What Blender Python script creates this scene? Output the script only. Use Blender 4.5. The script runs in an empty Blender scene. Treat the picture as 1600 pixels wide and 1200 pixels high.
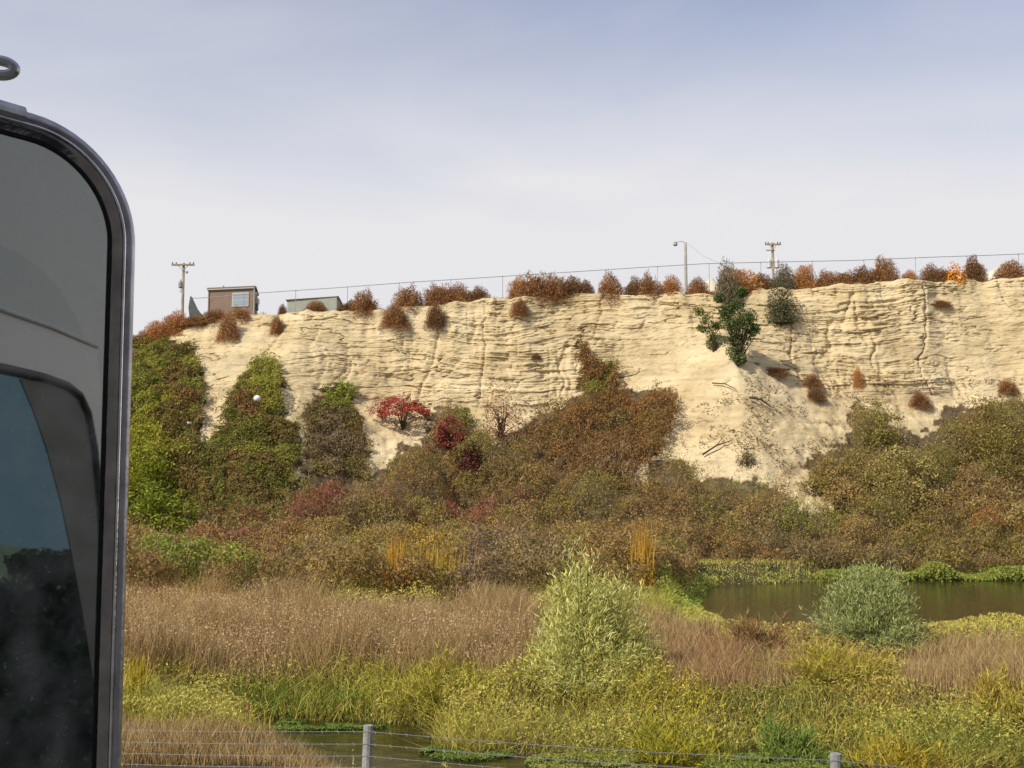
import bpy, math, random
import numpy as np
from mathutils import Vector, Matrix
R = math.radians
rng = np.random.default_rng(7)
random.seed(7)
S = bpy.context.scene

# ------------------------------------------------------------------ camera
EYE = np.array([0.0, 0.0, 4.0]); PITCH = R(5.0); HFOV = R(50.0)
F = 800.0 / math.tan(HFOV / 2)
cam_d = bpy.data.cameras.new('camera'); cam = bpy.data.objects.new('camera', cam_d)
S.collection.objects.link(cam); S.camera = cam
cam.location = EYE; cam.rotation_euler = (R(90) + PITCH, 0, 0)
cam_d.angle = HFOV; cam_d.clip_start = 0.02; cam_d.clip_end = 9000

# ------------------------------------------------------------------ light
SUN_AZ = math.atan2(-0.75, -0.66)      # azimuth of the sun measured from +Y towards +X: behind and left
SUN_EL = R(40)
w = bpy.data.worlds.new('World'); S.world = w; w.use_nodes = True
nt = w.node_tree; nt.nodes.clear()
wo = nt.nodes.new('ShaderNodeOutputWorld'); bg = nt.nodes.new('ShaderNodeBackground')
sky = nt.nodes.new('ShaderNodeTexSky'); sky.sky_type = 'NISHITA'; sky.sun_disc = False
sky.sun_elevation = SUN_EL; sky.sun_rotation = SUN_AZ; sky.air_density = 1.0; sky.dust_density = 0.6; sky.ozone_density = 3.0
tc = nt.nodes.new('ShaderNodeTexCoord'); sep = nt.nodes.new('ShaderNodeSeparateXYZ')
mp = nt.nodes.new('ShaderNodeMapping'); mp.inputs['Scale'].default_value = (-.8, .8, 3.0); mp.inputs['Rotation'].default_value = (0.15, -0.30, 0)
n1 = nt.nodes.new('ShaderNodeTexNoise'); n1.inputs['Scale'].default_value = 2.2; n1.inputs['Detail'].default_value = 6; n1.inputs['Roughness'].default_value = 0.5; n1.inputs['Distortion'].default_value = 0.35
mr = nt.nodes.new('ShaderNodeMapRange'); mr.inputs['From Min'].default_value = 0.20; mr.inputs['From Max'].default_value = 0.46; mr.inputs['To Min'].default_value = 1.04; mr.inputs['To Max'].default_value = 0.26
ad = nt.nodes.new('ShaderNodeMath'); ad.operation = 'MULTIPLY_ADD'; ad.inputs[1].default_value = 0.9; 
sb = nt.nodes.new('ShaderNodeMath'); sb.operation = 'ADD'; sb.inputs[1].default_value = -0.42; sb.use_clamp = True
mx = nt.nodes.new('ShaderNodeMixRGB'); mx.inputs['Color2'].default_value = (6.85, 6.78, 7.0, 1)
L = nt.links.new
L(tc.outputs['Generated'], sep.inputs[0]); L(tc.outputs['Generated'], mp.inputs['Vector']); L(mp.outputs[0], n1.inputs['Vector'])
L(sep.outputs['Z'], mr.inputs['Value']); L(n1.outputs[0], ad.inputs[0]); L(mr.outputs[0], ad.inputs[2]); L(ad.outputs[0], sb.inputs[0])
L(sb.outputs[0], mx.inputs['Fac']); wb = nt.nodes.new('ShaderNodeMixRGB'); wb.blend_type = 'MULTIPLY'; wb.inputs[0].default_value = 1; wb.inputs[2].default_value = (1.14, 1.05, 1.14, 1); L(sky.outputs[0], wb.inputs[1]); L(wb.outputs[0], mx.inputs['Color1']); L(mx.outputs[0], bg.inputs['Color'])
bg.inputs['Strength'].default_value = 0.102; L(bg.outputs[0], wo.inputs['Surface'])
sl = bpy.data.lights.new('sun', 'SUN'); sl.energy = 3.6; sl.angle = R(0.6); sl.color = (1.0, 0.93, 0.80)
so = bpy.data.objects.new('sun', sl); S.collection.objects.link(so)
sd = Vector((math.sin(SUN_AZ) * math.cos(SUN_EL), math.cos(SUN_AZ) * math.cos(SUN_EL), math.sin(SUN_EL)))
so.rotation_euler = sd.to_track_quat('Z', 'Y').to_euler()
S.view_settings.view_transform = 'Standard'; S.view_settings.look = 'None'
S.view_settings.exposure = 0.2; S.view_settings.gamma = 1.0
S.cycles.max_bounces = 8; S.cycles.diffuse_bounces = 3; S.cycles.glossy_bounces = 5; S.cycles.transparent_max_bounces = 6

# ------------------------------------------------------------------ helpers
def tag(o, label=None, cat=None, group=None, kind=None):
    if label: o['label'] = label
    if cat: o['category'] = cat
    if group: o['group'] = group
    if kind: o['kind'] = kind
    return o
def ray(px, py):
    a = (px - 800) / F; b = (600 - py) / F
    return np.array([a, math.cos(PITCH) - b * math.sin(PITCH), math.sin(PITCH) + b * math.cos(PITCH)])
def at(px, py, Y):
    d = ray(px, py); return EYE + d * (Y / d[1])
def ground_at(px, py, z=0.0):
    d = ray(px, py); return EYE + d * ((z - EYE[2]) / d[2])
def project(P):
    q = P - EYE; c, s = math.cos(PITCH), math.sin(PITCH)
    dep = q[..., 1] * c + q[..., 2] * s; up = -q[..., 1] * s + q[..., 2] * c
    dep = np.where(dep < 0.05, 0.05, dep)
    return 800 + F * q[..., 0] / dep, 600 - F * up / dep
def _h(ix, iy, iz, seed):
    n = (ix.astype(np.int64) * 374761393 + iy.astype(np.int64) * 668265263 + iz.astype(np.int64) * 2147483647 + seed * 974634777) & 0xffffffff
    n = ((n ^ (n >> 13)) * 1274126177) & 0xffffffff
    n = ((n ^ (n >> 16)) * 2246822519) & 0xffffffff
    return ((n ^ (n >> 15)) & 0xffffff) / float(0xffffff)
def vn(x, y, seed=0):
    x = np.asarray(x, float); y = np.asarray(y, float)
    x0 = np.floor(x); y0 = np.floor(y); fx = x - x0; fy = y - y0
    fx = fx * fx * (3 - 2 * fx); fy = fy * fy * (3 - 2 * fy); z = np.zeros_like(x0)
    a = _h(x0, y0, z, seed); b = _h(x0 + 1, y0, z, seed); c = _h(x0, y0 + 1, z, seed); d = _h(x0 + 1, y0 + 1, z, seed)
    return (a * (1 - fx) + b * fx) * (1 - fy) + (c * (1 - fx) + d * fx) * fy
def fbm(x, y, seed=0, oct=4):
    t = 0; a = 0.5; s = 0
    for i in range(oct):
        t = t + a * vn(x * 2 ** i + 17.3 * i, y * 2 ** i - 9.1 * i, seed + i); s += a; a *= 0.5
    return t / s
def inpoly(px, py, poly):
    r = np.zeros(px.shape, bool); n = len(poly)
    for i in range(n):
        x1, y1 = poly[i]; x2, y2 = poly[(i + 1) % n]
        c = (y1 > py) != (y2 > py)
        r ^= c & (px < (x2 - x1) * (py - y1) / ((y2 - y1) if y2 != y1 else 1e-9) + x1)
    return r
def lin(c):
    c = np.asarray(c, float) / 255.0
    return np.where(c <= 0.04045, c / 12.92, ((c + 0.055) / 1.055) ** 2.4)

def mat(name, col, rough=0.8, metal=0.0, spec=0.3, var=0.0, vscale=4.0, bump=0.0, bscale=20.0):
    m = bpy.data.materials.new(name); m.use_nodes = True; t = m.node_tree; b = t.nodes['Principled BSDF']
    b.inputs['Base Color'].default_value = (*col, 1); b.inputs['Roughness'].default_value = rough
    b.inputs['Metallic'].default_value = metal; b.inputs['Specular IOR Level'].default_value = spec
    tcn = t.nodes.new('ShaderNodeTexCoord')
    if var:
        n = t.nodes.new('ShaderNodeTexNoise'); n.inputs['Scale'].default_value = vscale; n.inputs['Detail'].default_value = 6
        mm = t.nodes.new('ShaderNodeMapRange'); mm.inputs['From Min'].default_value = .3; mm.inputs['From Max'].default_value = .7
        mm.inputs['To Min'].default_value = 1 - var; mm.inputs['To Max'].default_value = 1 + var
        v = t.nodes.new('ShaderNodeVectorMath'); v.operation = 'SCALE'; v.inputs[0].default_value = col
        t.links.new(tcn.outputs['Object'], n.inputs['Vector']); t.links.new(n.outputs[0], mm.inputs['Value'])
        t.links.new(mm.outputs[0], v.inputs['Scale']); t.links.new(v.outputs[0], b.inputs['Base Color'])
    if bump:
        n = t.nodes.new('ShaderNodeTexNoise'); n.inputs['Scale'].default_value = bscale; n.inputs['Detail'].default_value = 5
        bp = t.nodes.new('ShaderNodeBump'); bp.inputs['Strength'].default_value = bump; bp.inputs['Distance'].default_value = 0.02
        t.links.new(tcn.outputs['Object'], n.inputs['Vector']); t.links.new(n.outputs[0], bp.inputs['Height']); t.links.new(bp.outputs[0], b.inputs['Normal'])
    return m
def leafmat(name, trans=0.25, rough=0.7, gain=(1.2, 1.22, 1.08)):
    m = bpy.data.materials.new(name); m.use_nodes = True; t = m.node_tree; b = t.nodes['Principled BSDF']
    a = t.nodes.new('ShaderNodeAttribute'); a.attribute_name = 'tint'
    b.inputs['Roughness'].default_value = rough; b.inputs['Specular IOR Level'].default_value = 0.2
    tr = t.nodes.new('ShaderNodeBsdfTranslucent'); mxs = t.nodes.new('ShaderNodeMixShader'); mxs.inputs[0].default_value = trans
    gm = t.nodes.new('ShaderNodeMixRGB'); gm.blend_type = 'MULTIPLY'; gm.inputs[0].default_value = 1; gm.inputs[2].default_value = (*gain, 1); t.links.new(a.outputs['Color'], gm.inputs[1])
    t.links.new(gm.outputs[0], b.inputs['Base Color']); t.links.new(gm.outputs[0], tr.inputs['Color'])
    t.links.new(b.outputs[0], mxs.inputs[1]); t.links.new(tr.outputs[0], mxs.inputs[2]); t.links.new(mxs.outputs[0], t.nodes['Material Output'].inputs['Surface'])
    return m
LEAF = leafmat('leaves'); TWIG = leafmat('dry_twigs', 0.15, 0.9, (1.16, 1.14, 1.1))

def mesh_np(name, V, faces, k, material, tint=None, parent=None, smooth=False):
    """V (n,3); faces (m,k) int array"""
    me = bpy.data.meshes.new(name); nv = len(V); nf = len(faces)
    me.vertices.add(nv); me.vertices.foreach_set('co', np.ascontiguousarray(V, np.float32).ravel())
    me.loops.add(nf * k); me.loops.foreach_set('vertex_index', np.ascontiguousarray(faces, np.int32).ravel())
    me.polygons.add(nf); me.polygons.foreach_set('loop_start', np.arange(0, nf * k, k, dtype=np.int32))
    me.polygons.foreach_set('loop_total', np.full(nf, k, np.int32))
    if smooth: me.polygons.foreach_set('use_smooth', np.ones(nf, bool))
    me.update(calc_edges=True)
    if tint is not None:
        ca = me.color_attributes.new('tint', 'FLOAT_COLOR', 'POINT')
        c4 = np.ones((nv, 4), np.float32); c4[:, :3] = tint; ca.data.foreach_set('color', c4.ravel())
    me.materials.append(material)
    o = bpy.data.objects.new(name, me); S.collection.objects.link(o)
    if parent: o.parent = parent
    return o
def empty(name, loc=(0, 0, 0)):
    o = bpy.data.objects.new(name, None); S.collection.objects.link(o); o.location = loc; o.empty_display_size = 0.2; return o
class MB:
    def __init__(s): s.v = []; s.f = []
    def add(s, V, Fc):
        b = len(s.v); s.v += [tuple(map(float, p)) for p in V]; s.f += [tuple(i + b for i in f) for f in Fc]
    def box(s, c, d, rz=0.0):
        cx, cy, cz = c; x, y, z = d[0] / 2, d[1] / 2, d[2] / 2; cs, sn = math.cos(rz), math.sin(rz)
        P = []
        for dz in (-z, z):
            for dx, dy in ((-x, -y), (x, -y), (x, y), (-x, y)): P.append((cx + dx * cs - dy * sn, cy + dx * sn + dy * cs, cz + dz))
        s.add(P, [(3, 2, 1, 0), (4, 5, 6, 7), (0, 1, 5, 4), (1, 2, 6, 5), (2, 3, 7, 6), (3, 0, 4, 7)])
    def tube(s, pts, r, n=8, closed=False, cap=True):
        pts = [Vector(p) for p in pts]; m = len(pts); rr = r if hasattr(r, '__len__') else [r] * m
        P = []; up = None
        for i, p in enumerate(pts):
            a = pts[(i - 1) % m] if (closed or i) else p; b = pts[(i + 1) % m] if (closed or i < m - 1) else p
            t = (b - a).normalized()
            if up is None: up = Vector((0, 0, 1)) if abs(t.z) < .9 else Vector((0, 1, 0))
            u = (up - t * up.dot(t)).normalized(); v = t.cross(u); up = u
            for k in range(n):
                an = 2 * math.pi * k / n; P.append(p + (u * math.cos(an) + v * math.sin(an)) * rr[i])
        Fc = []
        for i in range(m if closed else m - 1):
            j = (i + 1) % m
            for k in range(n): Fc.append((i * n + k, i * n + (k + 1) % n, j * n + (k + 1) % n, j * n + k))
        if cap and not closed: Fc += [tuple(range(n - 1, -1, -1)), tuple((m - 1) * n + k for k in range(n))]
        s.add(P, Fc)
    def prism(s, foot, z0, z1):
        n = len(foot); P = [(x, y, z0) for x, y in foot] + [(x, y, z1) for x, y in foot]
        s.add(P, [tuple(range(n - 1, -1, -1)), tuple(range(n, 2 * n))] + [(i, (i + 1) % n, n + (i + 1) % n, n + i) for i in range(n)])
    def build(s, name, m, parent=None, smooth=False, bevel=0.0):
        me = bpy.data.meshes.new(name); me.from_pydata(s.v, [], s.f); me.update(); me.materials.append(m)
        if smooth: me.polygons.foreach_set('use_smooth', np.ones(len(me.polygons), bool))
        o = bpy.data.objects.new(name, me); S.collection.objects.link(o)
        if parent:
            o.parent = parent
            off = -Vector(parent.location) if parent.parent is None else -Vector(parent.parent.location) - Vector(parent.location)
            for v in me.vertices: v.co += off
        if bevel:
            b = o.modifiers.new('bevel', 'BEVEL'); b.width = bevel; b.segments = 2
        return o

# ------------------------------------------------------------------ bluff
def tab(pts, Y):
    a = np.array([[*at(px, py, Y)] for px, py in pts]); return a[:, 0], a[:, 2]
CX, CZ = tab([(-200, 640), (60, 580), (150, 556), (205, 536), (235, 520), (265, 507), (300, 501), (330, 497), (380, 490), (470, 488), (500, 486), (540, 482), (580, 487), (640, 480),
              (690, 474), (730, 470), (800, 466), (850, 462), (900, 458), (950, 459), (1000, 460), (1050, 457), (1085, 455), (1110, 459), (1135, 468), (1165, 461), (1190, 451), (1240, 450), (1300, 446), (1350, 444),
              (1400, 441), (1450, 440), (1500, 436), (1550, 438), (1600, 437), (1800, 425), (2400, 420)], 62.0)
BX, BZ = tab([(-200, 720), (150, 650), (420, 610), (500, 620), (600, 640), (850, 650), (930, 610), (1060, 598), (1100, 580), (1135, 566), (1170, 580), (1230, 606), (1300, 626), (1400, 634), (1600, 618), (2400, 600)], 58.0)
def crest(x): return np.interp(x, CX, CZ)
def cbase(x): return np.interp(x, BX, BZ)
XT = at(1135, 566, 58)[0]
xs = np.concatenate([-np.geomspace(3000, 34, 60)[:-1], np.arange(-34, 34, 0.075), np.geomspace(34, 3000, 60)])
vs = np.concatenate([np.linspace(0, 1, 120)[:-1], np.linspace(1, 2, 230), [2.02, 2.05, 2.1, 2.2, 2.4, 2.8, 4, 8, 20, 60, 200]])
XX, VV = np.meshgrid(xs, vs)
def sm(a, b, x):
    t = np.clip((x - a) / (b - a), 0, 1); return t * t * (3 - 2 * t)
def bluff(X, V):
    zc = crest(X); zb = cbase(X)
    leftk = 1 - sm(-14, -7, X)                       # gentler face on the left
    yb = 58.0 - 2.4 * leftk - 2.7 * np.clip(1 - (np.sqrt((X - XT - .4) ** 2 + .8) - .6) / 5.8, 0, 1) ** 1.2 + 1.1 * (fbm(X * .16, X * 0, 5, 3) - .5) * 2
    yc = 61.6 + 0.9 * leftk + 0.8 * (fbm(X * .35, X * 0 + 3, 9, 4) - .5) * 2
    s = np.clip(V, 0, 1); t = np.clip(V - 1, 0, 1); p = np.clip(V - 2, 0, None)
    ys = 45.6 + (yb - 45.6) * s ** 0.92; zs = -0.25 + (zb + 0.25) * s ** 1.22
    face = t ** (1.0 - 0.15 * leftk)
    prof = face ** (1.25)
    Y = np.where(V <= 1, ys, yb + (yc - yb) * (0.55 * prof + 0.45 * t ** 0.5))
    Z = np.where(V <= 1, zs, zb + (zc - zb) * t)
    fine = (sm(1.0, 1.12, V)) * (np.abs(X) < 120)
    # bedding: warped layers of uneven thickness that step out and undercut
    warp = (fbm(X * .12, Z * .25, 21, 3) - .5) * 1.6 + (fbm(X * .9, Z * 1.5, 25, 3) - .5) * .22 + X * 0.012
    lz = Z + warp
    def layer(sc, seed):
        q = lz * sc + vn(X * .25, lz * 0 + 5, seed) * .8; i = np.floor(q); f = q - i
        a = vn(X * (.45), i * 3.7, seed + 3)          # how far this layer stands out, changes along it
        return a * np.where(f > .82, (1 - f) / .18, (f / .82) ** 1.6), f
    l1, f1 = layer(1.35, 31); l2, f2 = layer(3.4, 41); l3, _ = layer(7.5, 51)
    where = sm(.42, .64, fbm(X * .11, Z * .3, 61, 3)) * (1 - .55 * leftk)
    out = (0.02 + .16 * where) * l1 + (.02 + .12 * where) * l2 + (.03 + .08 * where) * l3
    for sc_, bw, am, sd_ in ((2.6, .55, .16, 161), (5.2, 1.1, .09, 163)):      # broken beds: blocks that stand out or have dropped away
        bi = np.floor(lz * sc_ + .4 * vn(X * .3, lz * 0, sd_)); bk = np.floor(X * bw + _h(bi, bi * 0, bi * 0, sd_) * 9 + .5 * vn(X * 1.5, lz * 2, sd_ + 1))
        out += am * (np.clip(_h(bi, bk, bi * 0, sd_ + 2) * 1.8 - .8, 0, 1)) * (.25 + .75 * where)
    gull = np.abs(fbm(X * .42 + warp * .6, Z * .05, 71, 4) - .5) * 2
    out -= .22 * np.exp(-(gull / .03) ** 2) * sm(.45, .6, fbm(X * .09, Z * .1, 75, 2))
    cr = np.abs(fbm(X * 1.3, Z * .16 + X * .1, 81, 3) - .5) * 2
    out -= .10 * np.exp(-(cr / .025) ** 2) * sm(.45, .62, fbm(X * .2, Z * .4, 85, 2))
    out += (fbm(X * .35, Z * .35, 91, 4) - .5) * .8 + (fbm(X * 2.2, Z * 4.5, 95, 4) - .5) * .13
    out += (fbm(X * 5, Z * 12, 98, 3) - .5) * .10
    # fallen-away smooth scar panels
    cut = np.abs(fbm(X * .38 + 3, Z * 1.7 + warp, 87, 4) - .5) * 2
    out -= .22 * np.exp(-(cut / .022) ** 2) * sm(.42, .6, fbm(X * .3, Z * .6, 89, 3))
    cut = np.abs(fbm(X * .8 + 9, Z * 4.2 + warp * 2, 187, 3) - .5) * 2
    out -= .10 * np.exp(-(cut / .03) ** 2) * sm(.40, .6, fbm(X * .4, Z * .9, 189, 3))
    Y = Y - .86 * out * fine * (1 - sm(1.985, 2.0, V) * .6)
    # talus: rills and lumps
    tl = (V <= 1.05) * (np.abs(X) < 120)
    Z = Z + tl * ((fbm(X * .5, V * 9, 101, 4) - .5) * .7 * np.sin(np.clip(s, 0, 1) * np.pi) + (fbm(X * 2.2, V * 30, 105, 5) - .5) * .42 * np.minimum(1, s * 6))
    # cone ridges
    # lip: uneven crest edge
    Z = Z + sm(1.9, 2.0, V) * (V <= 2.06) * ((fbm(X * 1.3, X * 0 + 8, 111, 4) - .5) * .35 - .05)
    Y = np.where(V > 2, yc + 0.25 + (p * 14) - out * 0, Y)
    Z = np.where(V > 2.06, zc + (fbm(X * .3, Y * .3, 121, 3) - .5) * .1 - .08, Z)
    return np.stack([X, Y, Z], -1)
BL = bluff(XX, VV); nr, nc = XX.shape
bpx, bpy_ = project(BL)

# where plants cover the slope (outlines of the patches on the slope)
P_IVYA = [(185, 566), (222, 541), (262, 534), (300, 537), (308, 570), (316, 600), (314, 650), (304, 676), (318, 700), (352, 716), (345, 800), (320, 850), (185, 860)]
P_IVYB = [(318, 716), (345, 660), (356, 620), (382, 585), (402, 564), (429, 562), (436, 596), (441, 640), (462, 660), (470, 702), (462, 742), (420, 800), (330, 810)]
P_IVYC = [(479, 660), (481, 632), (505, 610), (532, 602), (561, 608), (543, 625), (560, 652), (572, 678), (574, 710), (566, 740), (492, 742), (480, 700)]
P_DRY = [(903, 543), (909, 534), (917, 545), (925, 572), (961, 568), (967, 595), (985, 613), (1035, 612), (1058, 618), (1062, 640), (1048, 668), (1036, 704), (1018, 722), (990, 720), (985, 760), (860, 720), (815, 668), (850, 645), (880, 635), (905, 612), (912, 580)]
P_BRUSH = [(160, 850), (320, 790), (400, 790), (470, 742), (500, 730), (560, 738), (605, 738), (622, 706), (650, 692), (672, 668), (676, 640), (700, 634), (722, 640), (735, 668), (775, 690), (812, 668), (850, 648), (985, 700),
           (982, 758), (1003, 752), (1035, 712), (1058, 716), (1110, 752), (1160, 750), (1215, 762), (1270, 806), (1304, 800), (1268, 745), (1256, 712), (1300, 700), (1325, 690), (1322, 650), (1345, 634), (1376, 640), (1400, 664), (1440, 680), (1466, 664), (1466, 640), (1500, 634), (1560, 630), (1640, 626), (2400, 600), (2400, 1000), (160, 1000)]
jx = (fbm(XX * 1.6, VV * 30, 131, 3) - .5) * 34; jy = (fbm(XX * 1.6, VV * 30, 135, 3) - .5) * 34
def cover(px, py):
    return inpoly(px, py, P_IVYA) | inpoly(px, py, P_IVYB) | inpoly(px, py, P_IVYC) | inpoly(px, py, P_DRY) | inpoly(px, py, P_BRUSH)
outside = (np.abs(XX) > 30) & (VV < .78)
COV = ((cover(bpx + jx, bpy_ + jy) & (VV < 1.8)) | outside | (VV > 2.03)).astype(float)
idx = np.arange(nr * nc).reshape(nr, nc)
bf = np.stack([idx[:-1, :-1], idx[:-1, 1:], idx[1:, 1:], idx[1:, :-1]], -1).reshape(-1, 4)
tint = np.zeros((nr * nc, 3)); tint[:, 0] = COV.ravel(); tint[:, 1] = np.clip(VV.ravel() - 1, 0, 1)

def sandmat():
    m = bpy.data.materials.new('sandstone'); m.use_nodes = True; t = m.node_tree; b = t.nodes['Principled BSDF']; N = t.nodes.new; K = t.links.new
    b.inputs['Roughness'].default_value = .95; b.inputs['Specular IOR Level'].default_value = .1
    tcn = N('ShaderNodeTexCoord')
    def noise(sc, det, mapping=None):
        n = N('ShaderNodeTexNoise'); n.inputs['Scale'].default_value = sc; n.inputs['Detail'].default_value = det; n.inputs['Roughness'].default_value = .6
        if mapping:
            mpn = N('ShaderNodeMapping'); mpn.inputs['Scale'].default_value = mapping; K(tcn.outputs['Object'], mpn.inputs[0]); K(mpn.outputs[0], n.inputs['Vector'])
        else: K(tcn.outputs['Object'], n.inputs['Vector'])
        return n
    r = N('ShaderNodeValToRGB'); e = r.color_ramp.elements
    e[0].position = .32; e[0].color = (.50, .385, .215, 1); e[1].position = .68; e[1].color = (.72, .60, .385, 1)
    k = e.new(.5); k.color = (.64, .515, .305, 1)
    K(noise(.35, 8).outputs[0], r.inputs[0])
    band = N('ShaderNodeValToRGB'); be = band.color_ramp.elements; be[0].position = .35; be[0].color = (.80, .80, .78, 1); be[1].position = .6; be[1].color = (1.04, 1.03, 1.0, 1)
    K(noise(1.0, 6, (.10, .10, 3.0)).outputs[0], band.inputs[0])
    m1 = N('ShaderNodeMixRGB'); m1.blend_type = 'MULTIPLY'; m1.inputs[0].default_value = .8; K(r.outputs[0], m1.inputs[1]); K(band.outputs[0], m1.inputs[2])
    sp = N('ShaderNodeValToRGB'); se = sp.color_ramp.elements; se[0].position = .36; se[0].color = (.62, .58, .5, 1); se[1].position = .46; se[1].color = (1, 1, 1, 1)
    K(noise(3.2, 8, (.6, .6, 1.4)).outputs[0], sp.inputs[0])
    m2 = N('ShaderNodeMixRGB'); m2.blend_type = 'MULTIPLY'; m2.inputs[0].default_value = .6; K(m1.outputs[0], m2.inputs[1]); K(sp.outputs[0], m2.inputs[2])
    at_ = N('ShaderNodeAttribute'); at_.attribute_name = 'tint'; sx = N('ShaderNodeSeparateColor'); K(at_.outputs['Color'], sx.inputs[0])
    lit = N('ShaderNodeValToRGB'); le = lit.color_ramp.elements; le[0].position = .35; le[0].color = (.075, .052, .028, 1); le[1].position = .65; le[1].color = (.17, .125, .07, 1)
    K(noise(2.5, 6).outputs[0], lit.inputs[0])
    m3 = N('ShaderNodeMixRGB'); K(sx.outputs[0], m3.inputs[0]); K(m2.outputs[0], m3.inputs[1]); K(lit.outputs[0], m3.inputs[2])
    K(m3.outputs[0], b.inputs['Base Color'])
    bp = N('ShaderNodeBump'); bp.inputs['Strength'].default_value = .9; bp.inputs['Distance'].default_value = .08
    K(noise(4.5, 8, (.7, .7, 2.0)).outputs[0], bp.inputs['Height']); K(bp.outputs[0], b.inputs['Normal'])
    return m
SAND = sandmat()
bl = mesh_np('bluff', BL.reshape(-1, 3), bf, 4, SAND, tint, smooth=True)
tag(bl, kind='structure')

def hit(px, py):
    d = (bpx - px) ** 2 + (bpy_ - py) ** 2
    d = np.where((VV <= 2.0), d, 1e9); i = np.unravel_index(np.argmin(d), d.shape)
    return BL[i].copy()

# ------------------------------------------------------------------ valley floor
def gp(pts): return [tuple(ground_at(x, y, 0.0)[:2]) for x, y in pts]
POND = gp([(1085, 936), (1120, 914), (1300, 908), (1450, 900), (1600, 893), (1900, 884), (2600, 880), (2700, 985), (1900, 1010), (1600, 1005), (1440, 1010), (1250, 1030), (1130, 1010)])
DITCH = gp([(285, 1131), (380, 1127), (560, 1124), (700, 1140), (760, 1160), (860, 1150), (1000, 1168), (1200, 1166), (1400, 1168), (1700, 1165), (2100, 1160), (2100, 1330), (1400, 1350), (800, 1350), (640, 1290), (540, 1230), (440, 1185), (330, 1156)])
def sdist(X, Y, poly):
    d = np.full(X.shape, 1e9); n = len(poly)
    for i in range(n):
        ax, ay = poly[i]; bx, by = poly[(i + 1) % n]; ex, ey = bx - ax, by - ay
        t = np.clip(((X - ax) * ex + (Y - ay) * ey) / (ex * ex + ey * ey), 0, 1)
        d = np.minimum(d, np.hypot(X - ax - t * ex, Y - ay - t * ey))
    return np.where(inpoly(X, Y, poly), -d, d)
def ground(X, Y):
    wig = (fbm(X * .8, Y * .8, 205, 3) - .5) * .7
    d = np.minimum(sdist(X, Y, POND) + wig * 1.2, sdist(X, Y, DITCH) + wig * .6)
    z = np.clip(d, -1.2, 1) * .35 + .30 * sm(0, 1.5, d) + (fbm(X * .4, Y * .4, 201, 3) - .5) * .25 * sm(.3, 2, d)
    z = z + 2.1 * sm(11.2, 4.5, Y) if False else z + 2.0 * (1 - sm(4.2, 10.8, Y))
    return z
gx = np.concatenate([-np.geomspace(3000, 30, 40)[:-1], np.arange(-30, 32, .22), np.geomspace(32, 3000, 40)])
gy = np.concatenate([-np.geomspace(3000, 4, 30)[:-1], np.arange(-4, 48, .22), [48.5, 52]])
GX, GY = np.meshgrid(gx, gy); GZ = ground(GX, GY); GZ = np.where(GY > 46, -.5, GZ)
GZ = np.where(GY < 4.2, np.minimum(GZ, 2.42 - .02), GZ)
gi = np.arange(GX.size).reshape(GX.shape)
gf = np.stack([gi[:-1, :-1], gi[:-1, 1:], gi[1:, 1:], gi[1:, :-1]], -1).reshape(-1, 4)
SOIL = mat('dry_soil', (.085, .07, .035), .95, spec=.1, var=.4, vscale=1.5, bump=.5, bscale=8)
g = mesh_np('ground', np.stack([GX, GY, GZ], -1).reshape(-1, 3), gf, 4, SOIL, smooth=True); tag(g, kind='structure')
mb = MB(); mb.add([(-400, 1.2, 2.45), (400, 1.2, 2.45), (400, -8, 2.45), (-400, -8, 2.45)], [(3, 2, 1, 0)])
rd = mb.build('road', mat('asphalt', (.05, .05, .05), .9, var=.2, vscale=3, bump=.3, bscale=60)); tag(rd, kind='structure')
mb = MB(); mb.add([(-400, 1.0, 2.456), (400, 1.0, 2.456), (400, .87, 2.456), (-400, .87, 2.456)], [(3, 2, 1, 0)])
ln = mb.build('road_line', mat('road_paint', (.7, .7, .68), .7, var=.15)); tag(ln, kind='structure')

def watermat():
    m = bpy.data.materials.new('murky_water'); m.use_nodes = True; t = m.node_tree; b = t.nodes['Principled BSDF']
    tcn = t.nodes.new('ShaderNodeTexCoord'); n = t.nodes.new('ShaderNodeTexNoise'); mpn = t.nodes.new('ShaderNodeMapping'); mpn.inputs['Scale'].default_value = (1, 2.2, 1)
    n.inputs['Scale'].default_value = 2.5; n.inputs['Detail'].default_value = 5
    r = t.nodes.new('ShaderNodeValToRGB'); r.color_ramp.elements[0].position = .45; r.color_ramp.elements[0].color = (.026, .024, .008, 1); r.color_ramp.elements[1].position = .7; r.color_ramp.elements[1].color = (.085, .08, .022, 1)
    n2 = t.nodes.new('ShaderNodeTexNoise'); n2.inputs['Scale'].default_value = 9; n2.inputs['Detail'].default_value = 3
    bp = t.nodes.new('ShaderNodeBump'); bp.inputs['Strength'].default_value = .2; bp.inputs['Distance'].default_value = .02
    K = t.links.new; K(tcn.outputs['Object'], mpn.inputs[0]); K(mpn.outputs[0], n.inputs['Vector']); K(mpn.outputs[0], n2.inputs['Vector'])
    K(n.outputs[0], r.inputs[0]); K(r.outputs[0], b.inputs['Base Color']); K(n2.outputs[0], bp.inputs['Height']); K(bp.outputs[0], b.inputs['Normal'])
    b.inputs['Roughness'].default_value = .12; b.inputs['Specular IOR Level'].default_value = .5
    return m
WATER = watermat()
mb = MB(); mb.add([(-30, 10, 0), (120, 10, 0), (120, 46.5, 0), (-30, 46.5, 0)], [(0, 1, 2, 3)])
wt = mb.build('water', WATER); tag(wt, kind='structure')

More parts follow.
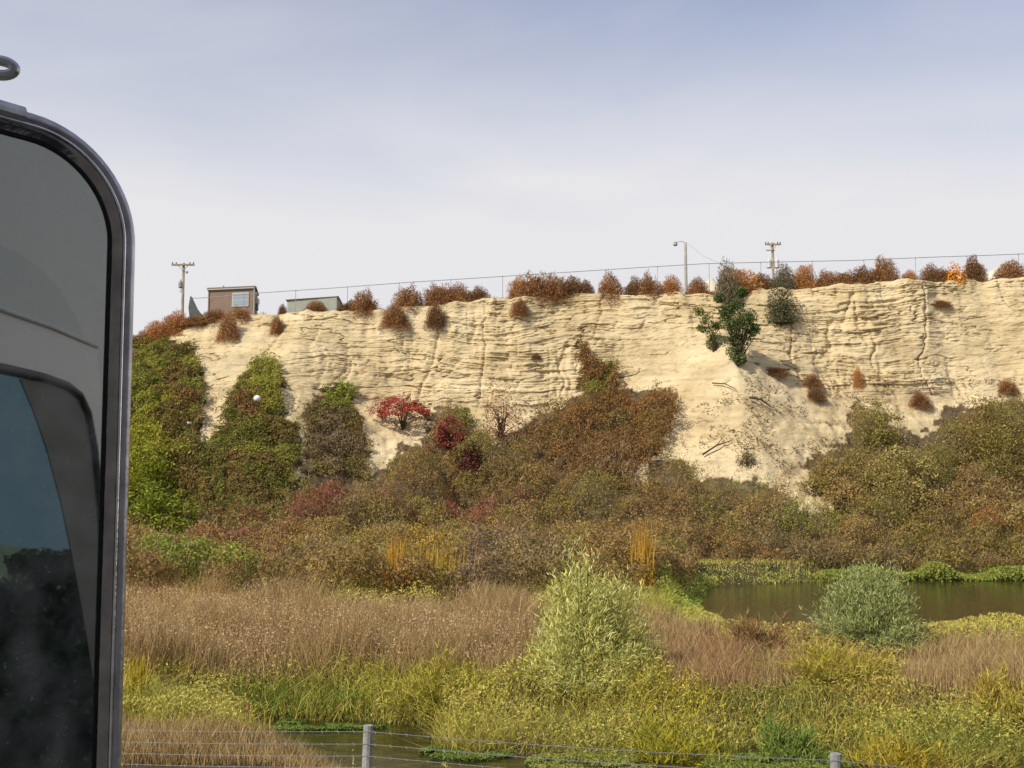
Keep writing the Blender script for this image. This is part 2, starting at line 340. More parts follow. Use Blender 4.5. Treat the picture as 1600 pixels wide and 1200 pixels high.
# ------------------------------------------------------------------ foliage primitives
def rnd_unit(n):
    v = rng.normal(size=(n, 3)); return v / np.linalg.norm(v, axis=1)[:, None]
def leaves(name, C, Nrm, size, col, material=LEAF, parent=None, aspect=.55, spread=.9):
    """one small diamond leaf per centre; faces roughly towards Nrm"""
    n = len(C); nn = Nrm + rnd_unit(n) * spread; nn /= np.linalg.norm(nn, axis=1)[:, None]
    a = np.cross(nn, rnd_unit(n)); a /= np.linalg.norm(a, axis=1)[:, None] + 1e-9; b = np.cross(nn, a)
    s = size[:, None]
    V = np.stack([C - a * s, C + b * s * aspect, C + a * s, C - b * s * aspect], 1).reshape(-1, 3)
    return mesh_np(name, V, np.arange(n * 4).reshape(-1, 4), 4, material, np.repeat(col, 4, 0), parent)
def blades(name, B, D, length, width, col, material=LEAF, parent=None, bend=.35):
    """thin tapered blades: base B, direction D, two segments"""
    n = len(B); side = np.cross(D, rnd_unit(n)); side /= np.linalg.norm(side, axis=1)[:, None] + 1e-9
    lean = rnd_unit(n); lean[:, 2] = -np.abs(lean[:, 2]) * .6
    w2 = (width / 2)[:, None]; l = length[:, None]
    M = B + D * l * .55; T = B + D * l + lean * l * bend * .5
    V = np.stack([B - side * w2, B + side * w2, M + side * w2 * .8, M - side * w2 * .8, T], 1).reshape(-1, 3)
    i = np.arange(n)[:, None] * 5
    f = np.concatenate([i + np.array([[0, 1, 2]]), i + np.array([[0, 2, 3]]), i + np.array([[3, 2, 4]])], 0)
    return mesh_np(name, V, f, 3, material, np.repeat(col, 5, 0), parent)
def pick(cols, n, jitter=.18):
    c = lin(cols)[rng.integers(0, len(cols), n)]
    return np.clip(c * (1 + rng.normal(size=(n, 1)) * jitter) * ALB, 0, .9)
ALB = 1.0

# ------------------------------------------------------------------ slope cover
def blobcol(px, py, n, base, blobs):
    """colour of each plant by the patch of its kind that it grows in"""
    idx = rng.integers(0, len(base), n)
    if BUSH_ID is not None and len(BUSH_ID) == n: idx = np.where(rng.random(n) < .72, (BUSH_ID * 9973 % 1 * len(base)).astype(int), idx)
    c = lin(base)[idx]; c = c * .62 + c.mean(0) * .38
    for (cx, cy, rx, ry, col, k) in blobs:
        wgt = np.exp(-(((px - cx) / rx) ** 2 + ((py - cy) / ry) ** 2)) * k
        if BUSH_ID is not None and len(BUSH_ID) == n: take = (.75 * (BUSH_ID * 7919 % 1) + .25 * rng.random(n)) < wgt * 1.15
        else: take = rng.random(n) < wgt
        cc = lin([col])[0] * .72 + lin([(138, 114, 72)])[0] * .28 * (py[0] > -1e9); c = np.where(take[:, None], cc[None] * (1 + rng.normal(size=(n, 1)) * .15), c)
    return np.clip(c * (1 + rng.normal(size=(n, 1)) * .2), .01, .9)
def slope_scatter(N, poly, vmax=1.95, jit=26, xr=(-31, 31), excl=(), drop=0):
    X = rng.uniform(*xr, N); V = rng.uniform(0, vmax, N)
    # area weighting is near even in v along the slope
    P = bluff(X, V); px, py = project(P)
    a = (fbm(X * 1.6, V * 30, 131, 3) - .5) * jit + rng.normal(size=N) * 4; b = (fbm(X * 1.6, V * 30, 135, 3) - .5) * jit + rng.normal(size=N) * 4
    k = inpoly(px + a, py + b - drop, poly)
    for e in excl: k &= ~inpoly(px + a, py + b - drop, e)
    return P[k], px[k], py[k]
def bushcells(x, y, sc, seed):
    """height of the nearest bush dome and which bush it is"""
    u = x * sc; v = y * sc; u0 = np.floor(u); v0 = np.floor(v); H = np.zeros_like(u); I = np.zeros_like(u)
    for du in (-1, 0, 1):
        for dv in (-1, 0, 1):
            cu = u0 + du; cv = v0 + dv; z = cu * 0
            dx = u - cu - _h(cu, cv, z, seed); dy = v - cv - _h(cu, cv, z, seed + 1); rad_ = .45 + .55 * _h(cu, cv, z, seed + 2)
            an = np.arctan2(dy, dx); rr = rad_ * (1 + .16 * np.sin(an * 3 + 6 * _h(cu, cv, z, seed + 4)) + .10 * np.sin(an * 7 + 5 * rad_))
            h = np.sqrt(np.clip(1 - (dx * dx + dy * dy) / (rr * rr), 0, 1)) * rad_ * (.6 + .8 * _h(cu, cv, z, seed + 3))
            I = np.where(h > H, _h(cu, cv, z, seed + 5), I); H = np.maximum(H, h)
    return H, I
def mound(P, amp, sc, seed, lo=.45):
    """lift plants to the top of lumpy bushes; returns centres and outward normals"""
    global BUSH_ID
    x, y = P[:, 0], P[:, 1] + P[:, 2] * .8
    def h(x, y):
        a, i1 = bushcells(x, y, sc, seed); b, i2 = bushcells(x, y, sc * 2.3, seed + 11); q = fbm(x * sc * 5, y * sc * 5, seed + 7, 2)
        return amp * (1.15 * a + .45 * b + .22 * q + .05), np.where(a > .25, i1, i2)
    H, BUSH_ID = h(x, y); e = .12
    gx_ = (h(x + e, y)[0] - H) / e; gy_ = (h(x, y + e)[0] - H) / e
    t = lo + (1 - lo) * rng.random(len(P)) ** .6; wisp = rng.random(len(P)) < .05; t = np.where(wisp, t + rng.random(len(P)) * .4, t)
    C = P.copy(); C[:, 2] += H * t * .85; C[:, 1] -= H * t * .55
    N = np.stack([-gx_, -gy_ * 1 - .6, np.full(len(P), .8)], 1); N /= np.linalg.norm(N, axis=1)[:, None]
    return C, N
BUSH_ID = None
BROWN = [(158, 128, 80), (134, 108, 66), (178, 148, 96), (146, 130, 66), (108, 88, 54), (150, 140, 72), (152, 118, 76), (124, 108, 84), (122, 122, 60), (140, 104, 70)]
OLIVE = [(140, 138, 62), (120, 118, 50), (158, 146, 78), (128, 108, 60), (150, 122, 80)]
BLOBS = [(900, 840, 60, 30, (150, 128, 60), .4), (640, 800, 70, 40, (140, 84, 76), .55), (740, 820, 90, 35, (152, 82, 78), .6), (430, 850, 120, 30, (140, 80, 70), .55),
         (520, 800, 45, 30, (150, 78, 76), .5), (260, 870, 110, 30, (136, 84, 58), .6), (560, 760, 90, 25, (134, 136, 58), .4), (470, 785, 70, 25, (132, 144, 48), .5), (620, 730, 30, 30, (110, 130, 50), .35),
         (340, 900, 120, 18, (124, 146, 50), .6), (520, 880, 90, 25, (160, 150, 60), .45), (690, 870, 80, 30, (188, 150, 50), .5), (760, 900, 60, 30, (120, 100, 88), .5),
         (1170, 790, 35, 15, (118, 148, 60), .6), (1250, 840, 120, 25, (130, 138, 60), .45), (1000, 850, 80, 30, (150, 118, 70), .5), (950, 780, 30, 80, (126, 128, 66), .3),
         (700, 690, 60, 50, (150, 70, 64), .35), (1400, 700, 70, 90, (172, 156, 96), .55), (1530, 690, 70, 60, (150, 138, 78), .5), (1480, 800, 70, 60, (160, 134, 90), .4), (1330, 740, 60, 40, (150, 134, 78), .5),
         (1000, 740, 60, 30, (170, 112, 68), .5), (1370, 860, 120, 25, (138, 142, 58), .35), (1560, 850, 60, 20, (176, 110, 60), .4), (1100, 700, 60, 30, (168, 116, 70), .4)]
def cover_patch(name, poly, N, base, blobs, amp, sc, seed, smin, smax, vmax=1.95, excl=(), xr=(-31, 31), lo=.45):
    P, px, py = slope_scatter(N, poly, vmax, excl=excl, xr=xr, drop=(34 if name == 'slope_brush' else 22) * amp)
    C, Nn = mound(P, amp, sc, seed, lo); c = blobcol(px, py, len(P), base, blobs)
    o = leaves(name, C, Nn, smin + (smax * 1.15 - smin) * rng.random(len(P)) ** 1.6, c, aspect=.4)
    return o
b = cover_patch('slope_brush', P_BRUSH, 1000000, BROWN, BLOBS, 1.25, .62, 301, .026, .066, 1.25, excl=(P_IVYA, P_IVYB, P_IVYC, P_DRY))
tag(b, 'dense brown and reddish brush covering the foot of the cliff', 'brush', kind='stuff')
IVYB_ = [(420, 610, 40, 50, (146, 150, 56), .7), (400, 700, 60, 40, (134, 140, 54), .6), (385, 640, 30, 30, (130, 96, 60), .5), (350, 740, 60, 40, (124, 96, 58), .5)]
IVYA_ = [(230, 580, 60, 40, (130, 132, 54), .55), (300, 560, 30, 40, (142, 146, 56), .5), (285, 630, 40, 50, (126, 92, 60), .6), (220, 640, 40, 60, (138, 144, 52), .6), (240, 700, 60, 50, (164, 162, 52), .6), (300, 760, 40, 60, (130, 110, 60), .5)]
IVYC_ = [(540, 612, 40, 20, (142, 160, 56), .8), (520, 650, 30, 20, (132, 142, 56), .5), (520, 700, 40, 40, (126, 110, 88), .6)]
G1 = [(112, 118, 52), (130, 132, 58), (132, 106, 66), (124, 98, 62), (98, 100, 44)]
def xw(a, b_): return (at(a, 650, 57)[0] - 1, at(b_, 650, 57)[0] + 1)
t = cover_patch('ivy_patch', P_IVYA, 420000, G1, IVYA_, .5, .9, 311, .035, .08, 1.95, xr=(-26, -12), lo=.5); tag(t, 'wide green and brown vine patch on the slope right beside the truck mirror', 'vine', 'vine patches climbing the cliff')
t = cover_patch('ivy_patch', P_IVYB, 330000, G1, IVYB_, .45, .9, 312, .035, .08, 1.95, xr=(-19, -9), lo=.5, excl=(P_IVYA,)); tag(t, 'tall pointed green vine patch with the white ball lying on it', 'vine', 'vine patches climbing the cliff')
t = cover_patch('ivy_patch', P_IVYC, 220000, [(126, 104, 62), (112, 98, 66), (130, 120, 60)], IVYC_, .45, .9, 313, .035, .075, 1.95, xr=(-13, -5), lo=.5); tag(t, 'small vine patch with bright green top and grey-brown foot, left of the red sumac', 'vine', 'vine patches climbing the cliff')
t = cover_patch('dry_brush_patch', P_DRY, 400000, [(140, 104, 64), (122, 94, 58), (132, 112, 66), (152, 112, 70)], [(930, 600, 30, 40, (132, 134, 66), .5), (1000, 640, 40, 20, (160, 108, 66), .5), (960, 670, 40, 20, (120, 116, 76), .4)], .75, .8, 314, .03, .075, 1.95, xr=(-1.5, 11), lo=.45)
tag(t, 'brown dry brush patch rising to a thin point against the middle of the cliff', 'brush')

N = 420000; Yb = rng.uniform(29, 46.5, N); Xb = rng.uniform(-24, 12, N); Pb = np.stack([Xb, Yb, ground(Xb, Yb)], 1); px, py = project(Pb)
a = (fbm(Xb * .6, Yb * .5, 331, 3) - .5); k = (Pb[:, 2] > .12) & inpoly(px + a * 60, py + a * 40, [(100, 860), (1060, 860), (1075, 912), (1000, 935), (900, 948), (820, 958), (700, 952), (560, 962), (430, 945), (300, 938), (100, 940)])
Pb = Pb[k]; px = px[k]; py = py[k]; C, Nn = mound(Pb, 1.15, .6, 333, .35)
o = leaves('flat_brush', C, Nn, rng.uniform(.028, .065, len(C)), blobcol(px, py - 25, len(C), BROWN, BLOBS)); tag(o, 'low mixed brush on the flat at the foot of the slope', 'brush', kind='stuff')

# bare canes and dead stems that stick out of the brush
P, px, py = slope_scatter(260000, P_BRUSH, 1.2, drop=34); Pf = Pb[rng.random(len(Pb)) < .10]; nb_ = len(P)
C1, _ = mound(P, 1.25, .62, 301, .55); k1 = rng.random(len(C1)) < .30; C1 = C1[k1]; C2_, _ = mound(Pf, 1.15, .6, 333, .5); C = np.concatenate([C1, C2_])
C = C[fbm(C[:, 0] * .9, C[:, 1] * .9 + C[:, 2], 337, 3) > .42]; n = len(C); D = np.stack([rng.normal(size=n) * .55, rng.normal(size=n) * .4 - .25, .5 + rng.random(n)], 1); D /= np.linalg.norm(D, axis=1)[:, None]; BUSH_ID = None
o = blades('brush_canes', C - np.array([0, 0, .1]), D, rng.uniform(.15, .5, n), np.full(n, .018), pick([(150, 134, 108), (116, 100, 80), (88, 72, 54), (168, 148, 110)], n, .2), TWIG, bend=.3); tag(o, 'thin bare canes sticking out of the brush on the slope', 'canes', kind='stuff')

# sparse twigs and tufts on the talus and the sand chutes
def sparse(name, poly, n, cols, size, dens=.5):
    P, px, py = slope_scatter(n, poly, 1.4)
    k = fbm(P[:, 0] * .9, P[:, 2] * 1.6, 401, 3) > dens; P = P[k]
    D = np.stack([rng.normal(size=len(P)) * .8, -np.abs(rng.normal(size=len(P))) * .5 - .3, rng.random(len(P)) * .7], 1); D /= np.linalg.norm(D, axis=1)[:, None]
    return blades(name, P, D, rng.uniform(.5, 1.4, len(P)) * size, np.full(len(P), .036), pick(cols, len(P)), TWIG)
t = sparse('talus_twigs', [(1100, 590), (1180, 585), (1290, 640), (1330, 700), (1300, 790), (1230, 740), (1160, 700), (1140, 650), (1090, 610)], 80000, [(96, 80, 58), (120, 100, 74), (134, 112, 76), (84, 72, 56)], .2, .48)
tag(t, 'scattered grey-brown twigs on the sandy talus cone', 'twigs', kind='stuff')
t = sparse('chute_weeds', [(300, 640), (350, 620), (340, 700), (320, 715), (470, 660), (485, 700), (560, 740), (640, 690), (600, 640), (700, 640), (830, 630), (830, 680), (560, 745), (470, 745), (300, 715)], 70000, [(110, 96, 60), (120, 88, 60), (130, 116, 66), (96, 90, 70)], .2, .5)
tag(t, 'sparse weeds in the sandy chutes between the vine patches', 'weeds', kind='stuff')
t = sparse('ledge_weeds', [(1240, 600), (1600, 590), (1600, 650), (1480, 640), (1400, 660), (1330, 640), (1300, 650)], 40000, [(150, 108, 70), (120, 100, 74), (140, 120, 90)], .22, .53)
tag(t, 'sparse dry weeds along the foot of the cliff at the right', 'weeds', kind='stuff')
t = sparse('cone_debris', [(1040, 640), (1100, 600), (1160, 640), (1180, 700), (1140, 730), (1060, 700)], 40000, [(130, 110, 76), (150, 126, 88), (96, 80, 58)], .26, .48)
tag(t, 'thin debris on the left flank of the talus cone', 'debris', kind='stuff')

# ------------------------------------------------------------------ shrubs
def dome_pts(n, w_, h_, shell=.55, flat=.0, low=.0):
    d = rnd_unit(n); d[:, 2] = np.abs(d[:, 2]) * (1 + low) - low
    lump = 1 + .28 * (vn(d[:, 0] * 2.6 + 9, d[:, 1] * 2.6 + d[:, 2] * 2.6, rng.integers(0, 999)) - .5) * 2
    r = (shell + (1 - shell) * rng.random(n)) * lump
    return np.stack([d[:, 0] * w_ / 2 * r, d[:, 1] * w_ / 2 * r, d[:, 2] * h_ * r], 1), d
def twig_mesh(name, w_, h_, n, cols, l=.22, wd=.018, low=.3):
    """a ball of dry twigs: forked stems from one root and thin side twigs through the whole crown"""
    C, d = dome_pts(n, w_, h_, .35, low=low); D = C + np.array([0, 0, h_ * .35]); D /= np.linalg.norm(D, axis=1)[:, None] + 1e-9
    D = D + rnd_unit(n) * .95; D /= np.linalg.norm(D, axis=1)[:, None]
    out = rng.random(n) < .06; ln = rng.uniform(.5, 1.2, n) * l; ln[out] *= 1.9
    sn = 26; E, _ = dome_pts(sn, w_ * .9, h_ * .95, .8); B2 = np.zeros((sn, 3)); D2 = E / np.linalg.norm(E, axis=1)[:, None]
    B = np.concatenate([C, B2]); DD = np.concatenate([D, D2]); LL = np.concatenate([ln, np.linalg.norm(E, axis=1)]); WW = np.concatenate([np.full(n, wd) * rng.uniform(.6, 1.4, n), np.full(sn, .035)])
    o = blades(name, B, DD, LL, WW, np.concatenate([pick(cols, n, .25), pick([(90, 66, 46)], sn)]), TWIG, bend=.5)
    return o
RUST = [(162, 122, 82), (142, 104, 68), (178, 136, 92), (122, 90, 62)]
ORNG = [(180, 130, 80), (160, 112, 68), (192, 146, 96)]
DARK = [(122, 94, 68), (140, 106, 72), (100, 80, 60), (152, 114, 80)]
GREYB = [(122, 112, 92), (104, 98, 76), (138, 124, 100), (96, 92, 66)]
protos = []
for i, c in enumerate([RUST, RUST, ORNG, DARK, GREYB, ORNG]):
    o = twig_mesh('dry_bush', 1.0, .8, 9000, c, l=.085, wd=.013, low=.35); protos.append(o.data)
    bpy.data.objects.remove(o)
# px, py (centre), width px, height px, prototype, depth (None = on the cliff face), label
TW = [
 (222, 528, 40, 26, 3, 62.6, 'low dark brown bush on the crest nearest the truck mirror'),
 (246, 514, 44, 30, 2, 62.4, 'rust-brown bush on the descending crest left of the left utility pole'),
 (276, 502, 44, 32, 5, 62.6, 'orange-brown bush right at the foot of the left utility pole'),
 (306, 499, 34, 14, 1, 62.4, 'low flat brown bush under the torn dark green fence fabric'),
 (338, 493, 44, 18, 1, 62.6, 'low brown bush in front of the left end of the brown cabin'),
 (376, 490, 30, 26, 0, 62.3, 'small brown bush under the window of the brown cabin'),
 (357, 508, 28, 40, 1, None, 'narrow brown bush hanging on the cliff below the brown cabin'),
 (433, 507, 22, 26, 0, None, 'small brown tuft hanging below the crest between cabin and pale shed'),
 (441, 482, 14, 18, 3, 63.0, 'tiny reddish tuft beside the fence post left of the pale shed'),
 (493, 478, 30, 20, 1, 63.0, 'small round brown bush in front of the middle of the pale green shed'),
 (548, 477, 34, 18, 3, 62.8, 'low brown bush covering the dark right end of the pale shed'),
 (571, 470, 48, 42, 1, 62.4, 'upright brown bush standing alone just right of the pale green shed'),
 (638, 464, 50, 42, 0, 62.6, 'leftmost bush of the wide brown clump left of the sky gap, above two hanging bushes'),
 (617, 493, 42, 34, 1, None, 'wide brown bush hanging below the crest, left of the darker hanging bush'),
 (681, 492, 30, 36, 3, None, 'dark brown bush with a tail hanging below the crest, right of the wide hanging one'),
 (686, 458, 48, 36, 0, 62.6, 'brown bush on the crest straight above the dark hanging bush'),
 (716, 459, 44, 36, 1, 62.5, 'rounded brown bush in the middle of the wide clump left of the sky gap'),
 (748, 459, 40, 28, 3, 62.6, 'darker low bush at the right end of the wide clump before the sky gap'),
 (812, 448, 34, 34, 5, 62.7, 'small ragged orange-brown bush at the left of the tall central clump'),
 (836, 449, 58, 48, 0, 62.4, 'largest brown bush of the tall central clump on the crest'),
 (866, 448, 54, 44, 1, 62.5, 'brown bush in the middle of the tall central clump on the crest'),
 (893, 446, 40, 32, 3, 62.7, 'darker brown bush right of the middle of the tall central clump'),
 (914, 448, 22, 22, 3, 62.6, 'small very dark bush closing the right end of the tall central clump'),
 (812, 478, 26, 28, 0, None, 'small brown bush hanging just under the left end of the tall central clump'),
 (952, 450, 46, 44, 1, 62.3, 'round brown bush at the left of the three bushes before the street lamp'),
 (992, 448, 36, 38, 3, 62.6, 'dark brown bush between two rounder ones left of the street lamp'),
 (1014, 446, 40, 46, 0, 62.3, 'brown bush sagging over the edge, second to the left of the street lamp'),
 (1047, 445, 38, 34, 5, 62.5, 'round rust bush touching the foot of the street lamp from the left'),
 (1090, 448, 38, 34, 1, 62.5, 'round brown bush just right of the street lamp'),
 (1152, 438, 60, 52, 2, 62.7, 'tallest rust bush on the crest, above the green gully shrub'),
 (1136, 456, 42, 78, 4, 61.2, 'grey twiggy bush spilling down the gully under the tallest rust bush'),
 (1188, 440, 40, 32, 3, 62.8, 'brown bush between the tallest rust bush and the right utility pole'),
 (1226, 438, 36, 40, 4, 62.4, 'greyish bush at the foot of the right utility pole'),
 (1256, 430, 40, 42, 2, 62.7, 'pointed rust bush just right of the right utility pole'),
 (1290, 436, 36, 30, 1, 62.7, 'low brown bush right of the pointed rust bush'),
 (1318, 434, 40, 30, 0, 62.6, 'flat-topped brown bush midway between right utility pole and orange shrub'),
 (1350, 431, 44, 34, 3, 62.7, 'dark brown bush leaning on the tall ragged bush at the right'),
 (1380, 422, 46, 44, 1, 62.6, 'tall ragged brown bush, highest between right utility pole and orange shrub'),
 (1421, 431, 22, 22, 5, 62.8, 'small solitary tawny bush left of the orange shrub'),
 (1456, 428, 34, 32, 3, 62.6, 'brown bush with a bare stick, two left of the orange shrub'),
 (1477, 430, 34, 26, 0, 62.5, 'brown bush partly in front of the orange shrub'),
 (1522, 416, 34, 44, 3, 62.6, 'tall dark bush immediately right of the orange shrub'),
 (1580, 424, 56, 40, 1, 62.6, 'wide brown bush at the right edge of the photo, before the pale sand heap'),
 (1634, 420, 50, 44, 0, 62.6, 'brown bush cut by the right edge of the photo'),
 (1211, 580, 36, 13, 0, None, 'small flat brown tuft on the cliff foot at the top right of the talus cone'),
 (1268, 594, 26, 16, 1, None, 'small brown tuft on the cliff right of the talus cone top'),
 (1272, 614, 28, 18, 3, None, 'dark little tuft below the others right of the talus cone'),
 (1340, 590, 14, 26, 5, None, 'thin upright rust tuft in a vertical crack of the right cliff'),
 (1471, 474, 24, 10, 0, None, 'tiny brown tuft high on the right cliff below the orange shrub'),
 (1572, 603, 30, 20, 0, None, 'rust tuft low on the cliff near the right edge of the photo'),
 (838, 556, 12, 10, 3, None, 'tiny brown tuft in the fluted part of the cliff left of the dry brush patch'),
 (1435, 624, 30, 22, 0, None, 'rusty tuft at the cliff foot between the two big olive shrubs'),
]
for (px, py, wp, hp, k, Y, lab) in TW:
    base = hit(px, py + hp * .42) if Y is None else at(px, py + hp / 2, Y)
    dep = base[1]; o = bpy.data.objects.new('dry_bush', protos[k]); S.collection.objects.link(o)
    o.location = (base[0], base[1] - (.1 if Y is None else 0), base[2])
    kx = random.uniform(1.2, 1.5); o.scale = (wp / F * dep * kx, wp / F * dep * 1.1, hp / F * dep / .86 * random.uniform(.92, 1.08))
    o.rotation_euler = (0, 0, random.uniform(0, 6.28))
    tag(o, lab, 'bush', 'dry bushes on the cliff')

def leafy(name, base, w_, h_, n, cols, label, cat='shrub', group=None, size=(.03, .06), shell=.5, low=.25, stems=10, up=.0, aspect=.4, stemcol=(80, 66, 50), crown_z=.0, conic=0.0, clumps=0, matl=LEAF, spots=None):
    root = empty(name, base)
    C, d = dome_pts(n, w_, h_, shell, low=low)
    if clumps:
        K, _ = dome_pts(clumps, w_, h_, .25, low=low); q = rng.integers(0, clumps, n)
        C = K[q] + rnd_unit(n) * (rng.random(n) ** .6)[:, None] * np.array([w_ * .17, w_ * .17, h_ * .13])
    if spots is not None:
        K = np.array([(a_, random.uniform(-.4, .2), c_) for a_, c_, _ in spots]); rs = np.array([q_[2] * 1.3 for q_ in spots]); q = rng.integers(0, len(K), n)
        C = K[q] + rnd_unit(n) * (rng.random(n) ** .55)[:, None] * rs[q][:, None] * np.array([1, .9, .8])
    if conic:
        f = np.clip(1 - conic * np.clip(C[:, 2] / h_, 0, 1.3), .06, 1); C[:, :2] *= f[:, None]
    C[:, 2] += crown_z
    Nn = d + np.array([0, 0, .4])
    crown = leaves('crown', C, Nn, rng.uniform(*size, n), pick(cols, n, .2), matl, root, aspect=aspect, spread=.8)
    m = MB()
    for i in range(stems):
        e = C[rng.integers(0, n)] * .85; mid = e * np.array([.35, .35, .5]) + rng.normal(size=3) * w_ * .03
        m.tube([(0, 0, -.15), tuple(mid), tuple(e)], [.012 * h_ + .008, .008 * h_ + .005, .003], 5)
    st = MB.build(m, 'stem', mat('bark', tuple(lin(stemcol)), .95, var=.3, vscale=8)); st.parent = root
    tag(root, label, cat, group); return root
def fan(name, base, w_, h_, n, cols, label, cat='shrub', group=None, l=.3, wd=.012, bright=1, conic=.0, low=.1):
    """upright feathery shrub: ascending branches, each clothed in narrow leaves"""
    root = empty(name, base); nb = max(18, n // 130)
    tips, _ = dome_pts(nb, w_, h_, .45, low=low)
    tips[:, 2] = np.abs(tips[:, 2])
    if conic: tips[:, :2] *= np.clip(1 - conic * tips[:, 2:] / h_, .1, 1)
    m = MB(); Bs = []; Ds = []
    for k in range(nb):
        tip = tips[k]; p0 = np.array([tip[0] * .08, tip[1] * .08, 0]); p1 = np.array([tip[0] * .65, tip[1] * .65, tip[2] * .4]); pts = []
        for s in np.linspace(0, 1, 6): pts.append((1 - s) ** 2 * p0 + 2 * s * (1 - s) * p1 + s * s * tip)
        if k % 2 == 0: m.tube([tuple(p) for p in pts], list(np.linspace(.012, .003, 6)), 4)
        s = rng.random(n // nb) ** .6; q = (1 - s)[:, None] ** 2 * p0 + 2 * (s * (1 - s))[:, None] * p1 + (s ** 2)[:, None] * tip
        d = (tip - p1); d /= np.linalg.norm(d) + 1e-9
        q = q + rng.normal(size=q.shape) * w_ * .035
        Bs.append(q); Ds.append(d[None] * .6 + np.array([0, 0, .35]) + rnd_unit(len(q)) * .75)
    B = np.concatenate(Bs); D = np.concatenate(Ds); D /= np.linalg.norm(D, axis=1)[:, None]
    blades('crown', B, D, rng.uniform(.4, 1.1, len(B)) * l, rng.uniform(.6, 1.4, len(B)) * wd, pick(cols, len(B), .2), LEAF, root, bend=.4)
    st = m.build('stem', mat('bark', tuple(lin((96, 80, 58))), .95, var=.3, vscale=8)); st.parent = root
    tag(root, label, cat, group); return root
def gz(x, y): return float(ground(np.array([x]), np.array([y]))[0])
def gpt(px, py):
    p = ground_at(px, py, .3); p[2] = gz(p[0], p[1]) - .03; return tuple(p)
def hp(px, py): return tuple(hit(px, py) + np.array([0, -.15, -.05]))

# shrubs on the cliff face
leafy('leafy_shrub', hp(1152, 566), 2.7, 4.3, 7000, [(92, 104, 60), (78, 94, 52), (110, 118, 74)], 'dark green shrub growing up the gully in the cliff, above the talus cone', size=(.05, .10), stems=22, spots=[((x_ - 1152) * .035, (566 - y_) * .035, r_) for x_, y_, r_ in [(1150, 482, .42), (1166, 500, .45), (1143, 505, .5), (1160, 528, .5), (1150, 548, .42), (1136, 490, .36), (1174, 518, .34), (1158, 462, .3), (1153, 512, .55), (1146, 530, .4), (1155, 560, .3), (1128, 470, .25)]])
leafy('leafy_shrub', hp(1114, 545), 2.5, 2.3, 1500, [(112, 124, 62), (98, 110, 56), (128, 136, 76)], 'open light-green shrub with leafy arms, left of the dark green gully shrub', size=(.05, .10), stems=12, spots=[((x_ - 1114) * .035, (545 - y_) * .035, r_) for x_, y_, r_ in [(1092, 488, .26), (1102, 498, .34), (1110, 512, .38), (1098, 512, .24), (1118, 526, .36), (1122, 508, .24), (1112, 536, .28)]])
leafy('leafy_shrub', hp(1219, 504), 2.1, 2.7, 5000, [(104, 100, 76), (88, 86, 62), (70, 72, 50)], 'rounded grey-green shrub hanging in the notch below the right utility pole', size=(.04, .08), stems=12, shell=.3, low=.0)
REDS = [(160, 62, 54), (140, 54, 50), (176, 82, 62), (128, 66, 50)]
leafy('sumac_shrub', hp(628, 668), 3.3, 1.6, 2300, REDS, 'flat-topped bright red sumac left of the crimson one on the sandy slope', group='red sumacs on the slope', size=(.06, .11), stems=22, shell=.8, low=-.45)
leafy('sumac_shrub', tuple(np.array(hp(706, 706)) + (0, -.8, .35)), 2.6, 1.9, 2600, [(146, 58, 60), (126, 50, 52), (116, 66, 52), (130, 96, 70)], 'crimson sumac in the middle between red flat-topped and sparse red sumacs', group='red sumacs on the slope', size=(.06, .10), stems=16, shell=.5, clumps=20)
leafy('sumac_shrub', tuple(np.array(hp(738, 738)) + (0, -.8, .35)), 1.6, 1.3, 1600, [(120, 46, 50), (80, 54, 42), (64, 56, 42)], 'dark crimson sumac, lowest and darkest of the reds above the brush', group='red sumacs on the slope', size=(.06, .10), stems=12, shell=.4)
leafy('sumac_shrub', tuple(np.array(hp(782, 690)) + (0, -.8, .35)), 2.9, 2.9, 1100, [(160, 84, 62), (140, 70, 54), (124, 108, 80)], 'sparse twiggy shrub with a few red leaves, rightmost of the sumacs', group='red sumacs on the slope', size=(.05, .09), stems=40, shell=.5)
leafy('leafy_shrub', hp(722, 660), 1.6, .9, 800, [(118, 126, 56), (134, 132, 64)], 'low olive shrub between the red sumacs', size=(.05, .09), stems=8)
# big leafy bushes by the mirror and at right
leafy('leafy_shrub', hp(232, 770), 4.6, 3.6, 9000, [(148, 150, 48), (128, 130, 44), (164, 164, 60), (94, 98, 38)], 'bright yellow-green leafy bush beside the mirror, upper of two', size=(.06, .12), stems=12, shell=.45, clumps=60)
leafy('leafy_shrub', hp(262, 842), 4.4, 2.6, 8000, [(134, 142, 48), (114, 124, 42), (150, 154, 58), (86, 92, 38)], 'mid-green leafy bush beside the mirror, lower of two', size=(.06, .12), stems=12, shell=.45, clumps=60)
leafy('olive_shrub', hp(1372, 716), 3.0, 2.7, 6500, [(140, 132, 72), (120, 116, 58), (166, 152, 90), (96, 90, 50)], 'rounded olive shrub with dark hollow at the right foot of the talus cone', size=(.05, .09), stems=14, shell=.45, clumps=40)
leafy('olive_shrub', hp(1540, 740), 5.6, 3.5, 12000, [(140, 126, 68), (124, 112, 58), (160, 142, 84), (108, 96, 54)], 'broad olive-brown shrub mass at the right edge under the cliff', size=(.05, .09), stems=14, shell=.5, clumps=70)
leafy('olive_shrub', hp(1415, 800), 3.4, 3.2, 7000, [(170, 154, 98), (150, 140, 78), (186, 170, 116), (120, 104, 62)], 'straw-coloured tall shrub below the rounded olive shrub', size=(.05, .10), stems=14, shell=.45, clumps=44)
leafy('olive_shrub', hp(1560, 850), 4.0, 2.6, 6500, [(160, 138, 90), (134, 116, 76), (176, 156, 104)], 'pale tan shrub at the right edge above the green pond bank', size=(.05, .10), stems=14, shell=.45, clumps=44)
